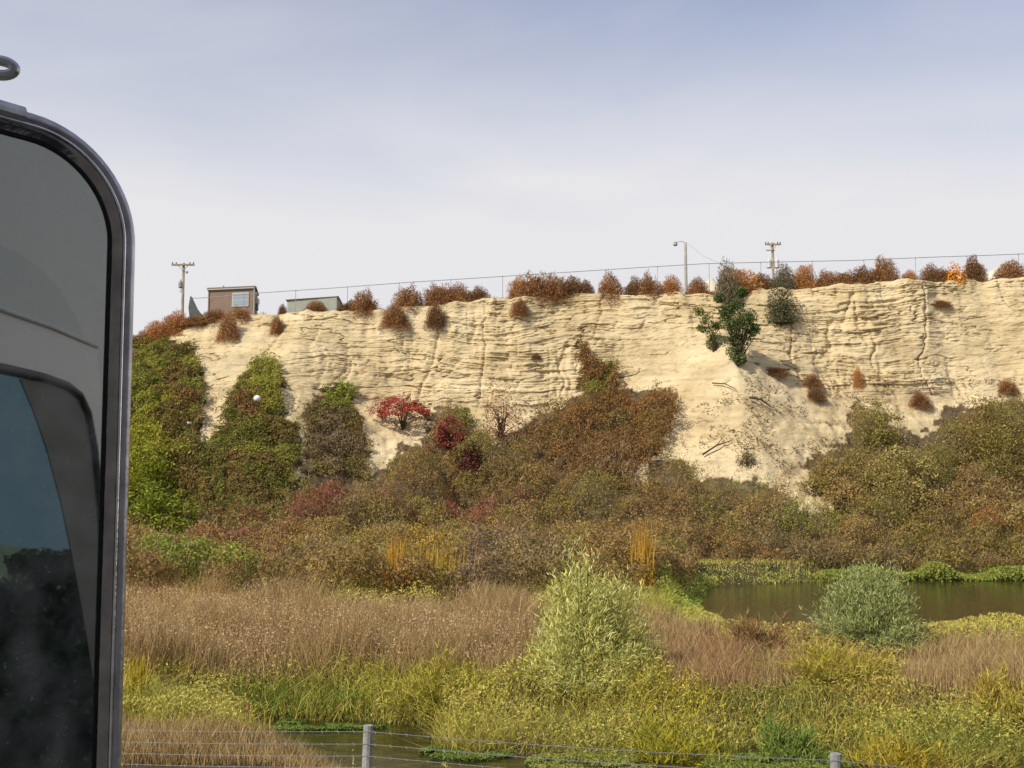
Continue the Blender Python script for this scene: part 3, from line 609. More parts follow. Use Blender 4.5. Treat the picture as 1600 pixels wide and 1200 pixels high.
leafy('olive_shrub', hp(1300, 770), 2.8, 1.7, 4500, [(150, 136, 84), (128, 120, 66), (112, 100, 66)], 'low olive shrub on the lower right flank of the talus cone', size=(.05, .09), stems=10, shell=.45, clumps=30)
leafy('leafy_shrub', hp(1165, 722), 1.1, .9, 700, [(96, 78, 60), (76, 64, 48), (120, 110, 70)], 'small dark twiggy shrub low on the talus cone', size=(.03, .07), stems=16, shell=.4)
# orange autumn shrub on the crest
leafy('orange_shrub', tuple(at(1494, 441, 62.05)), 1.3, 1.15, 1100, [(220, 146, 50), (204, 124, 40), (232, 172, 70)], 'bright orange autumn shrub on the cliff edge near the right', size=(.05, .09), stems=6, shell=.5)

# ------------------------------------------------------------------ near shrubs
PALE = [(196, 194, 128), (178, 178, 110), (210, 204, 144), (156, 156, 88), (196, 184, 106)]
fan('feathery_shrub', gpt(915, 1092), 2.5, 2.2, 60000, PALE, 'large pale green feathery shrub in the centre foreground', l=.13, wd=.016, conic=.34)
fan('feathery_shrub', gpt(1362, 1040), 2.3, 1.78, 46000, [(152, 158, 104), (136, 144, 92), (170, 170, 116)], 'grey-green feathery shrub standing before the pond', l=.13, wd=.016, conic=.12)
leafy('twiggy_shrub', gpt(748, 945), 3.3, 2.0, 9000, [(120, 106, 92), (104, 92, 80), (136, 112, 96), (96, 76, 70)], 'dark greyish purple twiggy shrub behind the tan grass', size=(.03, .06), stems=30, shell=.3, aspect=.25)
leafy('dead_brush', gpt(835, 1135), 1.9, .45, 3600, [(130, 110, 88), (104, 88, 70), (150, 130, 104)], 'flat heap of grey dead brush at the water edge, left of centre', size=(.03, .08), stems=26, shell=.3, aspect=.14)
fan('feathery_shrub', gpt(690, 1095), 2.4, .95, 9000, [(166, 158, 70), (150, 144, 62), (178, 162, 80)], 'yellow-green weedy shrub on the near bank left of the pale shrub', l=.2, wd=.014)
fan('feathery_shrub', gpt(1058, 1150), 2.1, .85, 9000, [(176, 164, 56), (158, 148, 54), (146, 142, 60)], 'bright yellow weed bush on the near bank right of the pale shrub', l=.2, wd=.014)
fan('feathery_shrub', gpt(1230, 1150), 1.6, .9, 7000, [(112, 130, 60), (98, 116, 52), (140, 148, 80)], 'dark green weed bush on the near bank between two yellow ones', l=.2, wd=.014)
fan('feathery_shrub', gpt(1400, 1158), 2.0, .75, 7000, [(186, 160, 46), (160, 146, 50), (150, 130, 60)], 'yellow weed bush below the grey-green shrub at the water edge', l=.2, wd=.014)
fan('feathery_shrub', gpt(1560, 1120), 1.7, .8, 6000, [(178, 164, 66), (164, 140, 76)], 'golden weed bush at the right edge of the photo', l=.2, wd=.014)
fan('feathery_shrub', gpt(1185, 1062), 1.7, 1.0, 6500, [(142, 104, 80), (136, 112, 76), (158, 130, 84)], 'dull reddish-brown weed bush left of the grey-green shrub', l=.22, wd=.014)
fan('feathery_shrub', gpt(1300, 1092), 2.4, .8, 7000, [(170, 158, 66), (156, 148, 60), (172, 146, 84)], 'yellow-olive weed bush just under the grey-green shrub', l=.2, wd=.014)
fan('grass_tuft', gpt(795, 1178), .75, .42, 2600, [(206, 186, 156), (190, 170, 138), (176, 164, 130)], 'pale pinkish grass tuft standing in the ditch left of centre', 'grass tuft', l=.2, wd=.012)
def reeds(px, py, w_, h_, n, cols, label):
    b = gpt(px, py); root = empty('reed_clump', b)
    B = np.stack([rng.normal(size=n) * w_ * .35, rng.normal(size=n) * w_ * .35, np.zeros(n)], 1)
    D = np.stack([rng.normal(size=n) * .07, rng.normal(size=n) * .07, np.ones(n)], 1); D /= np.linalg.norm(D, axis=1)[:, None]
    blades('blades', B, D, rng.uniform(.55, 1, n) * h_, np.full(n, .028), pick(cols, n, .12), LEAF, root, bend=.12)
    sh = mat('seed_head', tuple(lin((120, 84, 50))), .9)
    for k in range(max(3, n // 30)):
        m = MB(); x, y = rng.normal(size=2) * w_ * .3; z = h_ * random.uniform(.75, 1.0)
        m.tube([(x, y, 0), (x, y, z), (x, y, z + .01), (x, y, z + .11), (x, y, z + .12)], [.005, .004, .011, .011, .003], 6)
        o = m.build('seed_head', sh); o.parent = root
    tag(root, label, 'reeds', 'reed clumps')
reeds(617, 968, .4, 2.1, 130, [(196, 150, 60), (176, 130, 54)], 'tall thin orange-yellow reeds left of the twiggy purple shrub')
reeds(672, 962, 1.5, 1.9, 320, [(190, 164, 62), (180, 140, 56), (150, 136, 50)], 'wide clump of golden reeds behind the tan grass')
reeds(1006, 952, .4, 2.4, 120, [(196, 154, 60), (180, 140, 56)], 'tall thin golden reeds right behind the big pale shrub')
reeds(212, 1152, .2, 1.0, 50, [(196, 176, 50), (180, 150, 50)], 'bright yellow reeds nearest the truck mirror')
reeds(232, 1098, .22, .75, 44, [(196, 144, 66), (176, 130, 60)], 'short orange reeds behind the bright yellow ones by the mirror')
reeds(258, 1128, .18, .6, 44, [(172, 170, 56), (150, 156, 56)], 'short yellow-green reeds at the left end of the ditch')
reeds(385, 1182, .3, .35, 60, [(172, 176, 50), (190, 170, 50)], 'low yellow-green tuft standing in the ditch left of the fence post')

# ------------------------------------------------------------------ near ground cover
def field(name, N, keep, hfun, colf, label, cat, wd=.014, yr=(13.2, 46), lean=.22, bend=.5, mt=LEAF):
    d = yr[0] * (yr[1] / yr[0]) ** rng.random(N)          # more plants nearer by
    X = (rng.random(N) * 2 - 1) * (.52 * d + 2.5); Y = d
    Z = ground(X, Y); P = np.stack([X, Y, Z], 1); px, py = project(P)
    k = keep(px, py, X, Y, Z); P = P[k]; px = px[k]; py = py[k]; n = len(P)
    h = hfun(px, py, P[:, 0], P[:, 1], n); D = np.stack([rng.normal(size=n) * lean, rng.normal(size=n) * lean, np.ones(n)], 1); D /= np.linalg.norm(D, axis=1)[:, None]
    wdt = wd * rng.uniform(.6, 1.5, n) * np.clip(P[:, 1] / 22, .75, 1.8)
    o = blades(name, P, D, h, wdt, colf(px, py, n), mt, bend=bend); tag(o, label, cat, kind='stuff'); return o
TAN_P = [(100, 1050), (100, 945), (300, 942), (430, 955), (560, 972), (700, 962), (820, 968), (840, 1000), (840, 1040), (700, 1068), (560, 1062), (430, 1078), (300, 1052)]
TAN_R = [(1000, 980), (1090, 985), (1200, 1040), (1290, 1055), (1260, 1085), (1060, 1090), (1000, 1060)]
TAN_R2 = [(1440, 1030), (1520, 1020), (1700, 1010), (1700, 1120), (1500, 1110), (1420, 1070)]
TAN_B = [(100, 1150), (300, 1140), (420, 1165), (520, 1205), (560, 1260), (100, 1260)]
def jig(px, py, X, Y): return px + (vn(X * .7, Y * .7, 501) - .5) * 70, py + (vn(X * .7 + 50, Y * .7, 505) - .5) * 30
def k_tan(px, py, X, Y, Z):
    a, b = jig(px, py, X, Y); return (Z > .05) & (inpoly(a, b, TAN_P) | inpoly(a, b, TAN_R) | inpoly(a, b, TAN_R2) | inpoly(a, b, TAN_B))
def c_tan(px, py, n): return blobcol(px, py, n, [(180, 152, 112), (162, 136, 100), (196, 170, 126), (152, 124, 92), (138, 122, 82)], [(1120, 1040, 70, 50, (164, 112, 96), .5), (450, 1010, 200, 25, (168, 140, 100), .4), (300, 950, 80, 30, (190, 150, 94), .5), (800, 1000, 60, 40, (166, 138, 108), .5)])
field('dry_grass', 460000, k_tan, lambda px, py, X, Y, n: rng.uniform(.3, .95, n) * (.55 + .9 * vn(X * 1.3, Y * 1.3, 513)) * np.where(py > 1130, .36, 1.0) * np.where(px > 1000, .5, 1.0) * (.7 + .6 * vn(X * .6, Y * .6, 511)), c_tan, 'tall tan dry grass on the flat between ditch and brush', 'grass', wd=.0095)
N = 260000; d = 15 * (36 / 15) ** rng.random(N); X = (rng.random(N) * 2 - 1) * (.52 * d + 2.5); P = np.stack([X, d, ground(X, d)], 1); px, py = project(P)
k = k_tan(px, py, X, d, P[:, 2]) & (py < 1110) & (px < 1000) & (fbm(X * .7, d * .7, 517, 3) > .46); P = P[k]; n = len(P); P[:, 2] += rng.uniform(.35, 1.0, n) * (.5 + .6 * vn(P[:, 0] * 1.3, P[:, 1] * 1.3, 513))
o = leaves('grass_seed_heads', P, np.tile(np.array([[0, -.8, .3]]), (n, 1)), rng.uniform(.012, .028, n), pick([(206, 180, 140), (176, 146, 112), (140, 108, 88), (190, 160, 120)], n, .2), TWIG, aspect=.35); tag(o, 'pale and brown seed heads in the tan dry grass', 'grass', kind='stuff')
def k_grn(px, py, X, Y, Z):
    a, b = jig(px, py, X, Y)
    return (Z > np.where((Y < 19) & (px > 690) & (fbm(X * .9, Y * 1.6, 509, 3) > .47), -.42, -.06)) & ~(inpoly(a, b, TAN_P) | inpoly(a, b, TAN_R) | inpoly(a, b, TAN_R2) | inpoly(a, b, TAN_B))
def c_grn(px, py, n): return blobcol(px, py, n, [(172, 164, 80), (158, 150, 70), (190, 172, 100), (166, 140, 88), (180, 178, 84)],
    [(1400, 1020, 320, 26, (128, 112, 70), .75), (1250, 1020, 150, 30, (150, 118, 84), .5), (430, 1112, 170, 14, (112, 150, 48), .9), (330, 1060, 150, 40, (140, 116, 62), .4), (540, 1050, 120, 35, (166, 164, 74), .5), (680, 1080, 90, 35, (190, 180, 50), .45), (1060, 1110, 80, 40, (190, 176, 44), .5),
     (1230, 1110, 90, 50, (112, 134, 62), .55), (1330, 1090, 100, 40, (178, 160, 64), .45), (1500, 1080, 120, 40, (176, 142, 100), .45), (1400, 1150, 140, 20, (180, 166, 50), .4), (1080, 940, 60, 25, (130, 168, 60), .7), (1100, 905, 200, 12, (120, 156, 60), .6), (1530, 1180, 200, 40, (110, 140, 52), .6), (930, 1180, 100, 40, (136, 140, 70), .5), (1150, 1200, 120, 30, (128, 158, 60), .6)])
field('bank_weeds', 420000, k_grn, lambda px, py, X, Y, n: np.where(ground(X, Y) < -.08, .35, 0) + rng.uniform(.15, .6, n) * (.35 + 1.3 * vn(X * .55, Y * .55, 521) ** 1.5) * np.where(Y < 14.6, .45, 1) * np.where((px > 1050) & (py < 1085), .4, 1), c_grn, 'mixed green and yellow weeds along the banks', 'weeds', wd=.012, lean=.45, bend=.9)
# leafy layer so the weeds have clumps, not only blades
def weed_leaves(N):
    d = 13.2 * (44 / 13.2) ** rng.random(N); X = (rng.random(N) * 2 - 1) * (.52 * d + 2); Z = ground(X, d); P = np.stack([X, d, Z], 1); px, py = project(P)
    k = k_grn(px, py, X, d, Z); P = P[k]; px = px[k]; py = py[k]; X = P[:, 0]; Y = P[:, 1]; n = len(P)
    H = .14 + np.where(Z[k] < -.08, .35, 0) + .75 * np.clip(fbm(X * .8, Y * .8, 531, 3) * 1.8 - .55, 0, 1) * np.where(Y < 14.8, .4, 1) * np.where((px > 1050) & (py < 1085), .4, 1)
    P[:, 2] += H * (.3 + .7 * rng.random(n) ** .5)
    Nn = np.tile(np.array([[-.1, -.5, .9]]), (n, 1))
    o = leaves('leafy_weeds', P, Nn, rng.uniform(.018, .042, n) * np.clip(Y / 20, .8, 1.8), c_grn(px, py, n), aspect=.35); tag(o, 'low leafy weeds forming clumps on the near bank', 'weeds', kind='stuff')
weed_leaves(300000)
# bright green margin along the far side of the pond
N = 90000; X = rng.uniform(2, 34, N); Y = 45.2 + rng.normal(size=N) * .5 + (vn(X * .3, X * 0, 541) - .5) * .8
H = .12 + 1.0 * vn(X * .7, Y * .7, 545) ** 1.6; P = np.stack([X, Y, np.full(N, .0) + H * rng.random(N) ** .7], 1); px, py = project(P)
o = leaves('pond_margin_weeds', P, np.tile(np.array([[0, -.7, .7]]), (N, 1)), rng.uniform(.03, .07, N), blobcol(px, py, N, [(118, 138, 58), (136, 150, 66), (98, 116, 48), (150, 144, 72), (130, 112, 64)], []))
tag(o, 'bright green weeds lining the far edge of the pond', 'weeds', kind='stuff')
def algae(px0, py0, rx, ry, n, cols, label):
    a = rng.random(n) * 6.283; q = np.sqrt(rng.random(n)); P = np.array([ground_at(px0 + rx * q[i] * math.cos(a[i]), py0 + ry * q[i] * math.sin(a[i]), .012) for i in range(n)])
    k = fbm(P[:, 0] * 1.3, P[:, 1] * 2.5, 561, 3) > .40; P = P[k]; P[:, 2] = rng.random(len(P)) * .05
    o = leaves('floating_weed', P, np.tile(np.array([[0, -.3, 1.]]), (len(P), 1)), rng.uniform(.015, .035, len(P)), pick(cols, len(P)), aspect=.5); tag(o, label, 'water weed', kind='stuff')
AG = [(104, 122, 56), (116, 132, 62), (90, 102, 48)]
algae(440, 1134, 170, 8, 16000, AG, 'bright green weed floating along the far edge of the ditch at the left')
algae(730, 1176, 75, 12, 7000, AG, 'patch of bright green weed floating in the ditch right of the fence post')
algae(1225, 1194, 130, 15, 12000, [(112, 124, 56), (126, 134, 62), (96, 104, 48)], 'green weed floating in the ditch around the right fence post')
algae(930, 1192, 110, 18, 9000, [(134, 138, 70), (120, 124, 62)], 'olive weed floating in the ditch below the large pale shrub')
# crest grass
N = 16000; X = rng.uniform(-32, 32, N); V = np.full(N, 2.0) + rng.random(N) * .12; P = bluff(X, V); k = fbm(X * .6, X * 0, 551, 3) > .42; P = P[k]; n = len(P)
D = np.stack([rng.normal(size=n) * .4, rng.normal(size=n) * .4, np.ones(n)], 1); D /= np.linalg.norm(D, axis=1)[:, None]
o = blades('crest_grass', P, D, rng.uniform(.06, .3, n), np.full(n, .02), pick([(170, 140, 96), (150, 116, 76), (134, 104, 66)], n), TWIG); tag(o, 'short dry grass fringe along the top edge of the cliff', 'grass', kind='stuff')

# ------------------------------------------------------------------ fallen sticks on the talus
BARK = mat('grey_bark', (.07, .055, .042), .95, var=.3, vscale=6, bump=.4)
def stick(a, b_, r, label):
    p = hit(*a); q = hit(*b_); p = p + np.array([0, -.18, .08]); q = q + np.array([0, -.18, .08]); mid = (p + q) / 2 + np.array([0, -.12, .12])
    m = MB(); m.tube([tuple(p), tuple(mid), tuple(q)], [r, r * .8, r * .4], 7); m.tube([tuple(mid), tuple(mid + (q - p) * .25 + np.array([0, -.1, .3]))], [r * .5, r * .2], 5)
    tag(m.build('fallen_branch', BARK), label, 'branch', 'fallen branches on the talus cone')
stick((1168, 625), (1204, 638), .06, 'dark fallen branch high on the right half of the talus cone')
stick((1096, 712), (1140, 692), .05, 'long fallen branch low on the left half of the talus cone')
stick((1112, 600), (1150, 612), .035, 'thin fallen branch near the top of the talus cone')
# white ball & litter
WH = mat('white_plastic', (.82, .82, .80), .5, var=.05)
def lathe(m, c, prof, n=18):
    P = []; 
    for r, z in prof:
        for k in range(n): P.append((c[0] + r * math.cos(2 * math.pi * k / n), c[1] + r * math.sin(2 * math.pi * k / n), c[2] + z))
    Fc = [(i * n + k, i * n + (k + 1) % n, (i + 1) * n + (k + 1) % n, (i + 1) * n + k) for i in range(len(prof) - 1) for k in range(n)]
    m.add(P, Fc + [tuple(range(n - 1, -1, -1)), tuple((len(prof) - 1) * n + k for k in range(n))])
p = hit(408, 637); m = MB(); r = .18
lathe(m, (p[0], p[1] - 1.0, p[2] + .35), [(r * math.sin(a) + .002, -r * math.cos(a) * .9) for a in np.linspace(0, math.pi, 12)])
o = m.build('ball', WH, smooth=True); tag(o, 'white plastic ball lying on the pointed green vine patch', 'ball')
p = hit(305, 671); m = MB(); c = (p[0], p[1] - .9, p[2] + .3)
lathe(m, c, [(.09, -.06), (.11, 0), (.12, .05), (.125, .055)]); o = m.build('plastic_cup', WH, smooth=True); tag(o, 'small white scrap of litter low beside the widest vine patch', 'litter')

# ------------------------------------------------------------------ things on the plateau
POLEW = mat('weathered_wood', (.30, .25, .18), .9, var=.25, vscale=3); GREY = mat('grey_metal', (.30, .30, .30), .5, metal=.5, var=.1); PALEG = mat('pale_metal', (.62, .62, .62), .5, metal=.2)
DARKM = mat('dark_metal', (.08, .08, .08), .6)
def plat(x): return float(crest(np.array([x]))[0])
def utility_pole(px, ytop, Y, arm_px, label, second):
    t = at(px, ytop, Y); root = empty('utility_pole', (t[0], Y, plat(t[0]) - .1)); x, z = t[0], t[2]; sc = Y / F
    m = MB(); m.tube([(x, Y, root.location.z), (x, Y, z)], [.17, .12], 12); m.build('pole', POLEW, root, smooth=True)
    zz = z - 3.5 * sc; m = MB(); m.box((x, Y - .18, zz), (arm_px * sc, .12, .16)); 
    m.tube([(x - arm_px * sc * .25, Y - .16, zz), (x, Y - .13, zz - .55)], .025, 5); m.tube([(x + arm_px * sc * .25, Y - .16, zz), (x, Y - .13, zz - .55)], .025, 5)
    m.build('crossarm', POLEW, root)
    for k in (-.46, -.3, .3, .46):
        m = MB(); lathe(m, (x + k * arm_px * sc, Y - .18, zz + .08), [(.03, 0), (.06, .05), (.05, .12), (.03, .18)], 8); m.build('insulator', DARKM, root)
    if second:
        m = MB(); m.box((x - 4 * sc, Y - .16, z - 13 * sc), (14 * sc, .1, .1)); m.build('crossarm', POLEW, root)
        for s in (-1, 1):
            m = MB(); cx = x + s * 6.2 * sc; cz = z - 34 * sc
            lathe(m, (cx, Y, cz - .45), [(.2, 0), (.26, .05), (.26, .75), (.2, .85), (.08, .9), (.05, 1.05)], 14); m.box(((cx + x) / 2, Y, cz), (abs(cx - x), .06, .1)); m.build('transformer', PALEG, root, smooth=False)
        m = MB(); m.tube([(x + 1, Y - .3, z - 36 * sc), (x + .3, Y - .14, z - 37 * sc)], .03, 5); m.build('bracket', DARKM, root)
    else:
        m = MB(); cx = x - 3.6 * sc; cz = z - 35 * sc
        lathe(m, (cx, Y - .05, cz - .3), [(.15, 0), (.2, .05), (.2, .5), (.15, .6), (.06, .65), (.05, .8)], 14); m.build('transformer', GREY, root)
        m = MB(); m.box((x - 3.2 * sc, Y - .05, z - 44 * sc), (.2, .2, .3)); m.build('junction_box', PALEG, root)
        m = MB(); m.tube([(x, Y - .12, z - 12 * sc), (x + 5 * sc, Y - .12, z - 14.5 * sc)], .03, 5); lathe(m, (x + 6 * sc, Y - .12, z - 17 * sc), [(.05, 0), (.13, .05), (.1, .18), (.03, .22)], 10); m.build('lamp', GREY, root)
    tag(root, label, 'utility pole', 'wooden utility poles on the plateau')
utility_pole(287, 411, 100, 36, 'wooden utility pole with one crossarm at the left, beside the brown cabin', False)
utility_pole(1207, 379, 108, 25, 'wooden utility pole with two pale transformers, right of the street lamp', True)
t = at(1071, 379, 95); sc = 95 / F; root = empty('street_lamp', (t[0], 95, plat(t[0]) - .1))
m = MB(); m.tube([(t[0], 95, root.location.z), (t[0], 95, t[2])], [.15, .12], 12); m.build('pole', mat('grey_wood', (.33, .31, .25), .9, var=.15), root, smooth=True)
m = MB(); m.tube([(t[0], 95, t[2] - .05), (t[0] - 6 * sc, 95, t[2] + .12), (t[0] - 14 * sc, 95, t[2] + .05)], .045, 6); m.build('arm', PALEG, root)
m = MB(); lathe(m, (t[0] - 16 * sc, 95, t[2] - .3), [(.1, 0), (.2, .08), (.17, .25), (.08, .36)], 12); m.build('lamp_head', GREY, root)
tag(root, 'grey street lamp with a short arm to the left, on the cliff top', 'street lamp')
# guy wire from lamp
a = at(1075, 381, 95); b_ = at(1126, 412, 90); m = MB(); m.tube([tuple(a), tuple((a + b_) / 2 - np.array([0, 0, .25])), tuple(b_), (b_[0] + 1.5, 88, plat(b_[0]))], .012, 4)
tag(m.build('overhead_wire', GREY), 'thin sagging wire running down to the right from the street lamp', 'wire')

# chain link fence on the crest
def rail_pt(px, py): return at(px, py, 64.0)
RL = [(300, 466), (326, 465), (400, 458), (520, 450), (640, 441), (720, 436), (860, 427), (1000, 418), (1100, 412), (1200, 409.5), (1330, 407), (1450, 402), (1540, 399), (1640, 395), (1760, 392)]
root = empty('chain_link_fence', tuple(rail_pt(300, 500)))
m = MB(); m.tube([tuple(rail_pt(*q)) for q in RL], .020, 6); m.build('top_rail', mat('galvanised', (.42, .42, .43), .45, metal=.6, var=.1), root)
rp = np.array([rail_pt(*q) for q in RL]); GAL = bpy.data.materials['galvanised']
for x in np.arange(rp[0, 0], rp[-1, 0], 3.05):
    zt = float(np.interp(x, rp[:, 0], rp[:, 2])); m = MB(); m.tube([(x, 64.03, plat(x) - .2), (x, 64.03, zt + .04)], .02, 6); m.build('post', GAL, root)
V = []; Fc = []; 
for sgn in (1, -1):
    for x in np.arange(rp[0, 0] - 2, rp[-1, 0], .22):
        x0, x1 = (x, x + 1.7) if sgn == 1 else (x + 1.7, x)
        if min(x0, x1) < rp[0, 0] or max(x0, x1) > rp[-1, 0]: continue
        z1 = float(np.interp(x1, rp[:, 0], rp[:, 2])); z0 = z1 - 1.75; i = len(V)
        V += [(x0, 64, z0), (x0 + .004, 64, z0), (x1 + .004, 64, z1), (x1, 64, z1)]; Fc.append((i, i + 1, i + 2, i + 3))
m = MB(); m.add(V, Fc); m.build('wire_mesh', GAL, root)
a = at(297, 463, 64.1); m = MB(); P = []
outline = [(297, 462), (300, 464), (304, 472), (309, 483), (316, 492), (322, 499), (296, 499), (294, 480)]
for dy in (0, .03):
    for q in outline: c = at(q[0], q[1], 63.9 + dy); P.append((c[0], 63.9 + dy + .04 * math.sin(c[2] * 9), c[2]))
n = len(outline); m.add(P, [tuple(range(n)), tuple(range(2 * n - 1, n - 1, -1))] + [(i, n + i, n + (i + 1) % n, (i + 1) % n) for i in range(n)])
o = m.build('privacy_fabric', mat('green_fabric', (.10, .115, .11), .9, var=.2), root); o['label'] = 'torn triangular dark green fabric on the left end of the fence'
tag(root, 'chain-link fence with a thin top rail running along the cliff top behind the bushes', 'fence')

def house(name, pts, ztop, zbot_extra, wallm, roofm, label, cat):
    """pts: footprint corners (x, y)"""
    cx = sum(p[0] for p in pts) / 4; cy = sum(p[1] for p in pts) / 4; root = empty(name, (cx, cy, plat(cx) - .2))
    m = MB(); m.prism(pts, plat(cx) - .3, ztop); m.build('wall', wallm, root)
    m = MB(); m.prism([(cx + (x - cx) * 1.05, cy + (y - cy) * 1.05) for x, y in pts], ztop + .003, ztop + .13); m.build('roof', roofm, root)
    tag(root, label, cat); return root
def siding(name, col, sc=9, dark=.8):
    m = bpy.data.materials.new(name); m.use_nodes = True; t = m.node_tree; b = t.nodes['Principled BSDF']; b.inputs['Roughness'].default_value = .7
    tcn = t.nodes.new('ShaderNodeTexCoord'); wv = t.nodes.new('ShaderNodeTexWave'); wv.bands_direction = 'Z'; wv.wave_profile = 'SAW'; wv.inputs['Scale'].default_value = sc / 6.28 * 3; wv.inputs['Distortion'].default_value = .1
    r = t.nodes.new('ShaderNodeMapRange'); r.inputs['To Min'].default_value = dark; r.inputs['To Max'].default_value = 1.05
    v = t.nodes.new('ShaderNodeVectorMath'); v.operation = 'SCALE'; v.inputs[0].default_value = col
    nz = t.nodes.new('ShaderNodeTexNoise'); nz.inputs['Scale'].default_value = 2.5; nz.inputs['Detail'].default_value = 6
    mx_ = t.nodes.new('ShaderNodeMath'); mx_.operation = 'MULTIPLY_ADD'; mx_.inputs[1].default_value = .5
    K = t.links.new; K(tcn.outputs['Object'], wv.inputs['Vector']); K(tcn.outputs['Object'], nz.inputs['Vector']); K(wv.outputs[1], r.inputs['Value']); K(nz.outputs[0], mx_.inputs[0]); 
    ms = t.nodes.new('ShaderNodeMath'); ms.operation = 'SUBTRACT'; ms.inputs[1].default_value = .25; K(r.outputs[0], mx_.inputs[2]); K(mx_.outputs[0], ms.inputs[0]); K(ms.outputs[0], v.inputs['Scale']); K(v.outputs[0], b.inputs['Base Color'])
    return m
BRN = siding('brown_siding', tuple(lin((136, 112, 92)) * .9), 12, .9)
A = at(325, 470, 73.6); B_ = at(398, 470, 72.8); C_ = at(402.5, 470, 76); Dd = C_ + (A - B_)
pts = [(A[0], A[1]), (B_[0], B_[1]), (C_[0], C_[1]), (Dd[0], Dd[1])]
zt = at(360, 452.5, 73.5)[2]
root = house('cabin', pts, zt, 0, BRN, mat('dark_trim', (.20, .15, .12), .8), 'small brown flat-roofed cabin with a pale window at the left of the cliff top', 'cabin')
d = (B_ - A)[:2]; Ln = np.linalg.norm(d); d /= Ln; nrm = np.array([d[1], -d[0]]); ang = math.atan2(d[1], d[0])
def onwall(px, off):  # point along the front wall seen under px
    r_ = ray(px, 470); s_ = ((A[0]) * r_[1] - (A[1]) * r_[0]) / (d[1] * r_[0] - d[0] * r_[1]); q = A[:2] + d * s_ + nrm * off; return q
q0 = onwall(364, .02); q1 = onwall(388, .02); wc = (q0 + q1) / 2; wz = np.linalg.norm(q1 - q0); zc_ = at(376, 468, 73)[2]
m = MB(); m.box((wc[0], wc[1], zc_), (wz + .1, .08, .95), ang); fr = m.build('window', mat('pale_frame', (.45, .46, .42), .6), root)
m = MB(); c2 = wc + nrm * .045
for zz in (zc_ + .22, zc_ - .2): m.box((c2[0], c2[1], zz), (wz - .08, .02, .34), ang)
o = m.build('pane', mat('window_pane', (.30, .36, .40), .12, spec=.6)); o.parent = fr
for v in o.data.vertices: v.co -= Vector(root.location)
m = MB(); q = (np.array([B_[0], B_[1]]) + np.array([C_[0], C_[1]])) / 2; m.box((q[0] + .12, q[1] - .4, at(400, 467, 73)[2]), (.3, .5, .35)); m.build('wall_unit', mat('pale_box', (.6, .6, .52), .6), root)
m = MB(); m.box((q[0] + .10, q[1] - .4, at(400, 476, 73)[2]), (.22, .4, .45)); m.build('door', DARKM, root)
for f_, w_ in ((.02, .09), (.98, .09)):
    q_ = A[:2] * (1 - f_) + B_[:2] * f_ + nrm * .02; m = MB(); zb_ = plat(q_[0]) - .2; m.box((q_[0], q_[1], (zb_ + zt) / 2), (w_, .05, zt - zb_ - .02), ang); m.build('corner_board', bpy.data.materials['dark_trim'], root)
q_ = A[:2] * .5 + B_[:2] * .5 + nrm * .1; m = MB(); m.tube([(*(A[:2] + nrm * .12), zt - .02), (*(B_[:2] + nrm * .12), zt - .02)], .04, 6); m.tube([(*(B_[:2] + nrm * .12), zt - .02), (*(B_[:2] + nrm * .08), zt - .3), (*(B_[:2] + nrm * .08), zt - 2.4)], .035, 6); m.build('gutter', bpy.data.materials['pale_frame'], root)
q_ = A[:2] * .7 + C_[:2] * .3; m = MB(); m.tube([(*q_, zt), (*q_, zt + .4)], .05, 8); m.build('vent_pipe', GREY, root)
A2 = at(449, 480, 72.2); B2 = at(526, 480, 70.8); C2 = at(543, 480, 78); D2 = C2 + (A2 - B2)
cx = (A2[0] + C2[0]) / 2; root = empty('shed', (cx, 74, plat(cx) - .2)); zt0 = at(488, 466, 71.5)[2]; zb0 = plat(cx) - .3
m = MB(); P = [(A2[0], A2[1], zb0), (B2[0], B2[1], zb0), (C2[0], C2[1], zb0), (D2[0], D2[1], zb0), (A2[0], A2[1], zt0), (B2[0], B2[1], zt0), (C2[0], C2[1], zt0 - .25), (D2[0], D2[1], zt0 - .25)]
m.add(P, [(3, 2, 1, 0), (4, 5, 6, 7), (0, 1, 5, 4), (1, 2, 6, 5), (2, 3, 7, 6), (3, 0, 4, 7)]); m.build('wall', siding('pale_green_siding', tuple(lin((168, 172, 156)) * .8), 9, .82), root)
m = MB(); e = .12
Pr = [(A2[0] - e, A2[1] - e, zt0 + .004), (B2[0] + e, B2[1] - e, zt0 + .004), (C2[0] + e, C2[1] + e, zt0 - .246), (D2[0] - e, D2[1] + e, zt0 - .246)]
m.add(Pr + [(a_, b1, c1 + .06) for a_, b1, c1 in Pr], [(3, 2, 1, 0), (4, 5, 6, 7), (0, 1, 5, 4), (1, 2, 6, 5), (2, 3, 7, 6), (3, 0, 4, 7)]); m.build('roof', mat('white_trim', (.62, .62, .58), .7), root)
q0 = np.array([B2[0], B2[1]]); q1 = np.array([C2[0], C2[1]]); dd = (q1 - q0) / np.linalg.norm(q1 - q0); n2 = np.array([dd[1], -dd[0]]); mid = q0 * .45 + q1 * .55 + n2 * .03
m = MB(); m.box((mid[0], mid[1], zt0 - .75), (np.linalg.norm(q1 - q0) * .7, .05, .85), math.atan2(dd[1], dd[0])); m.build('door', mat('shade_panel', (.05, .055, .05), .8), root)  # dark strip on the end wall, its shade put into the colour
tag(root, 'pale green shed with white roof edge and dark right end, right of the brown cabin', 'shed')
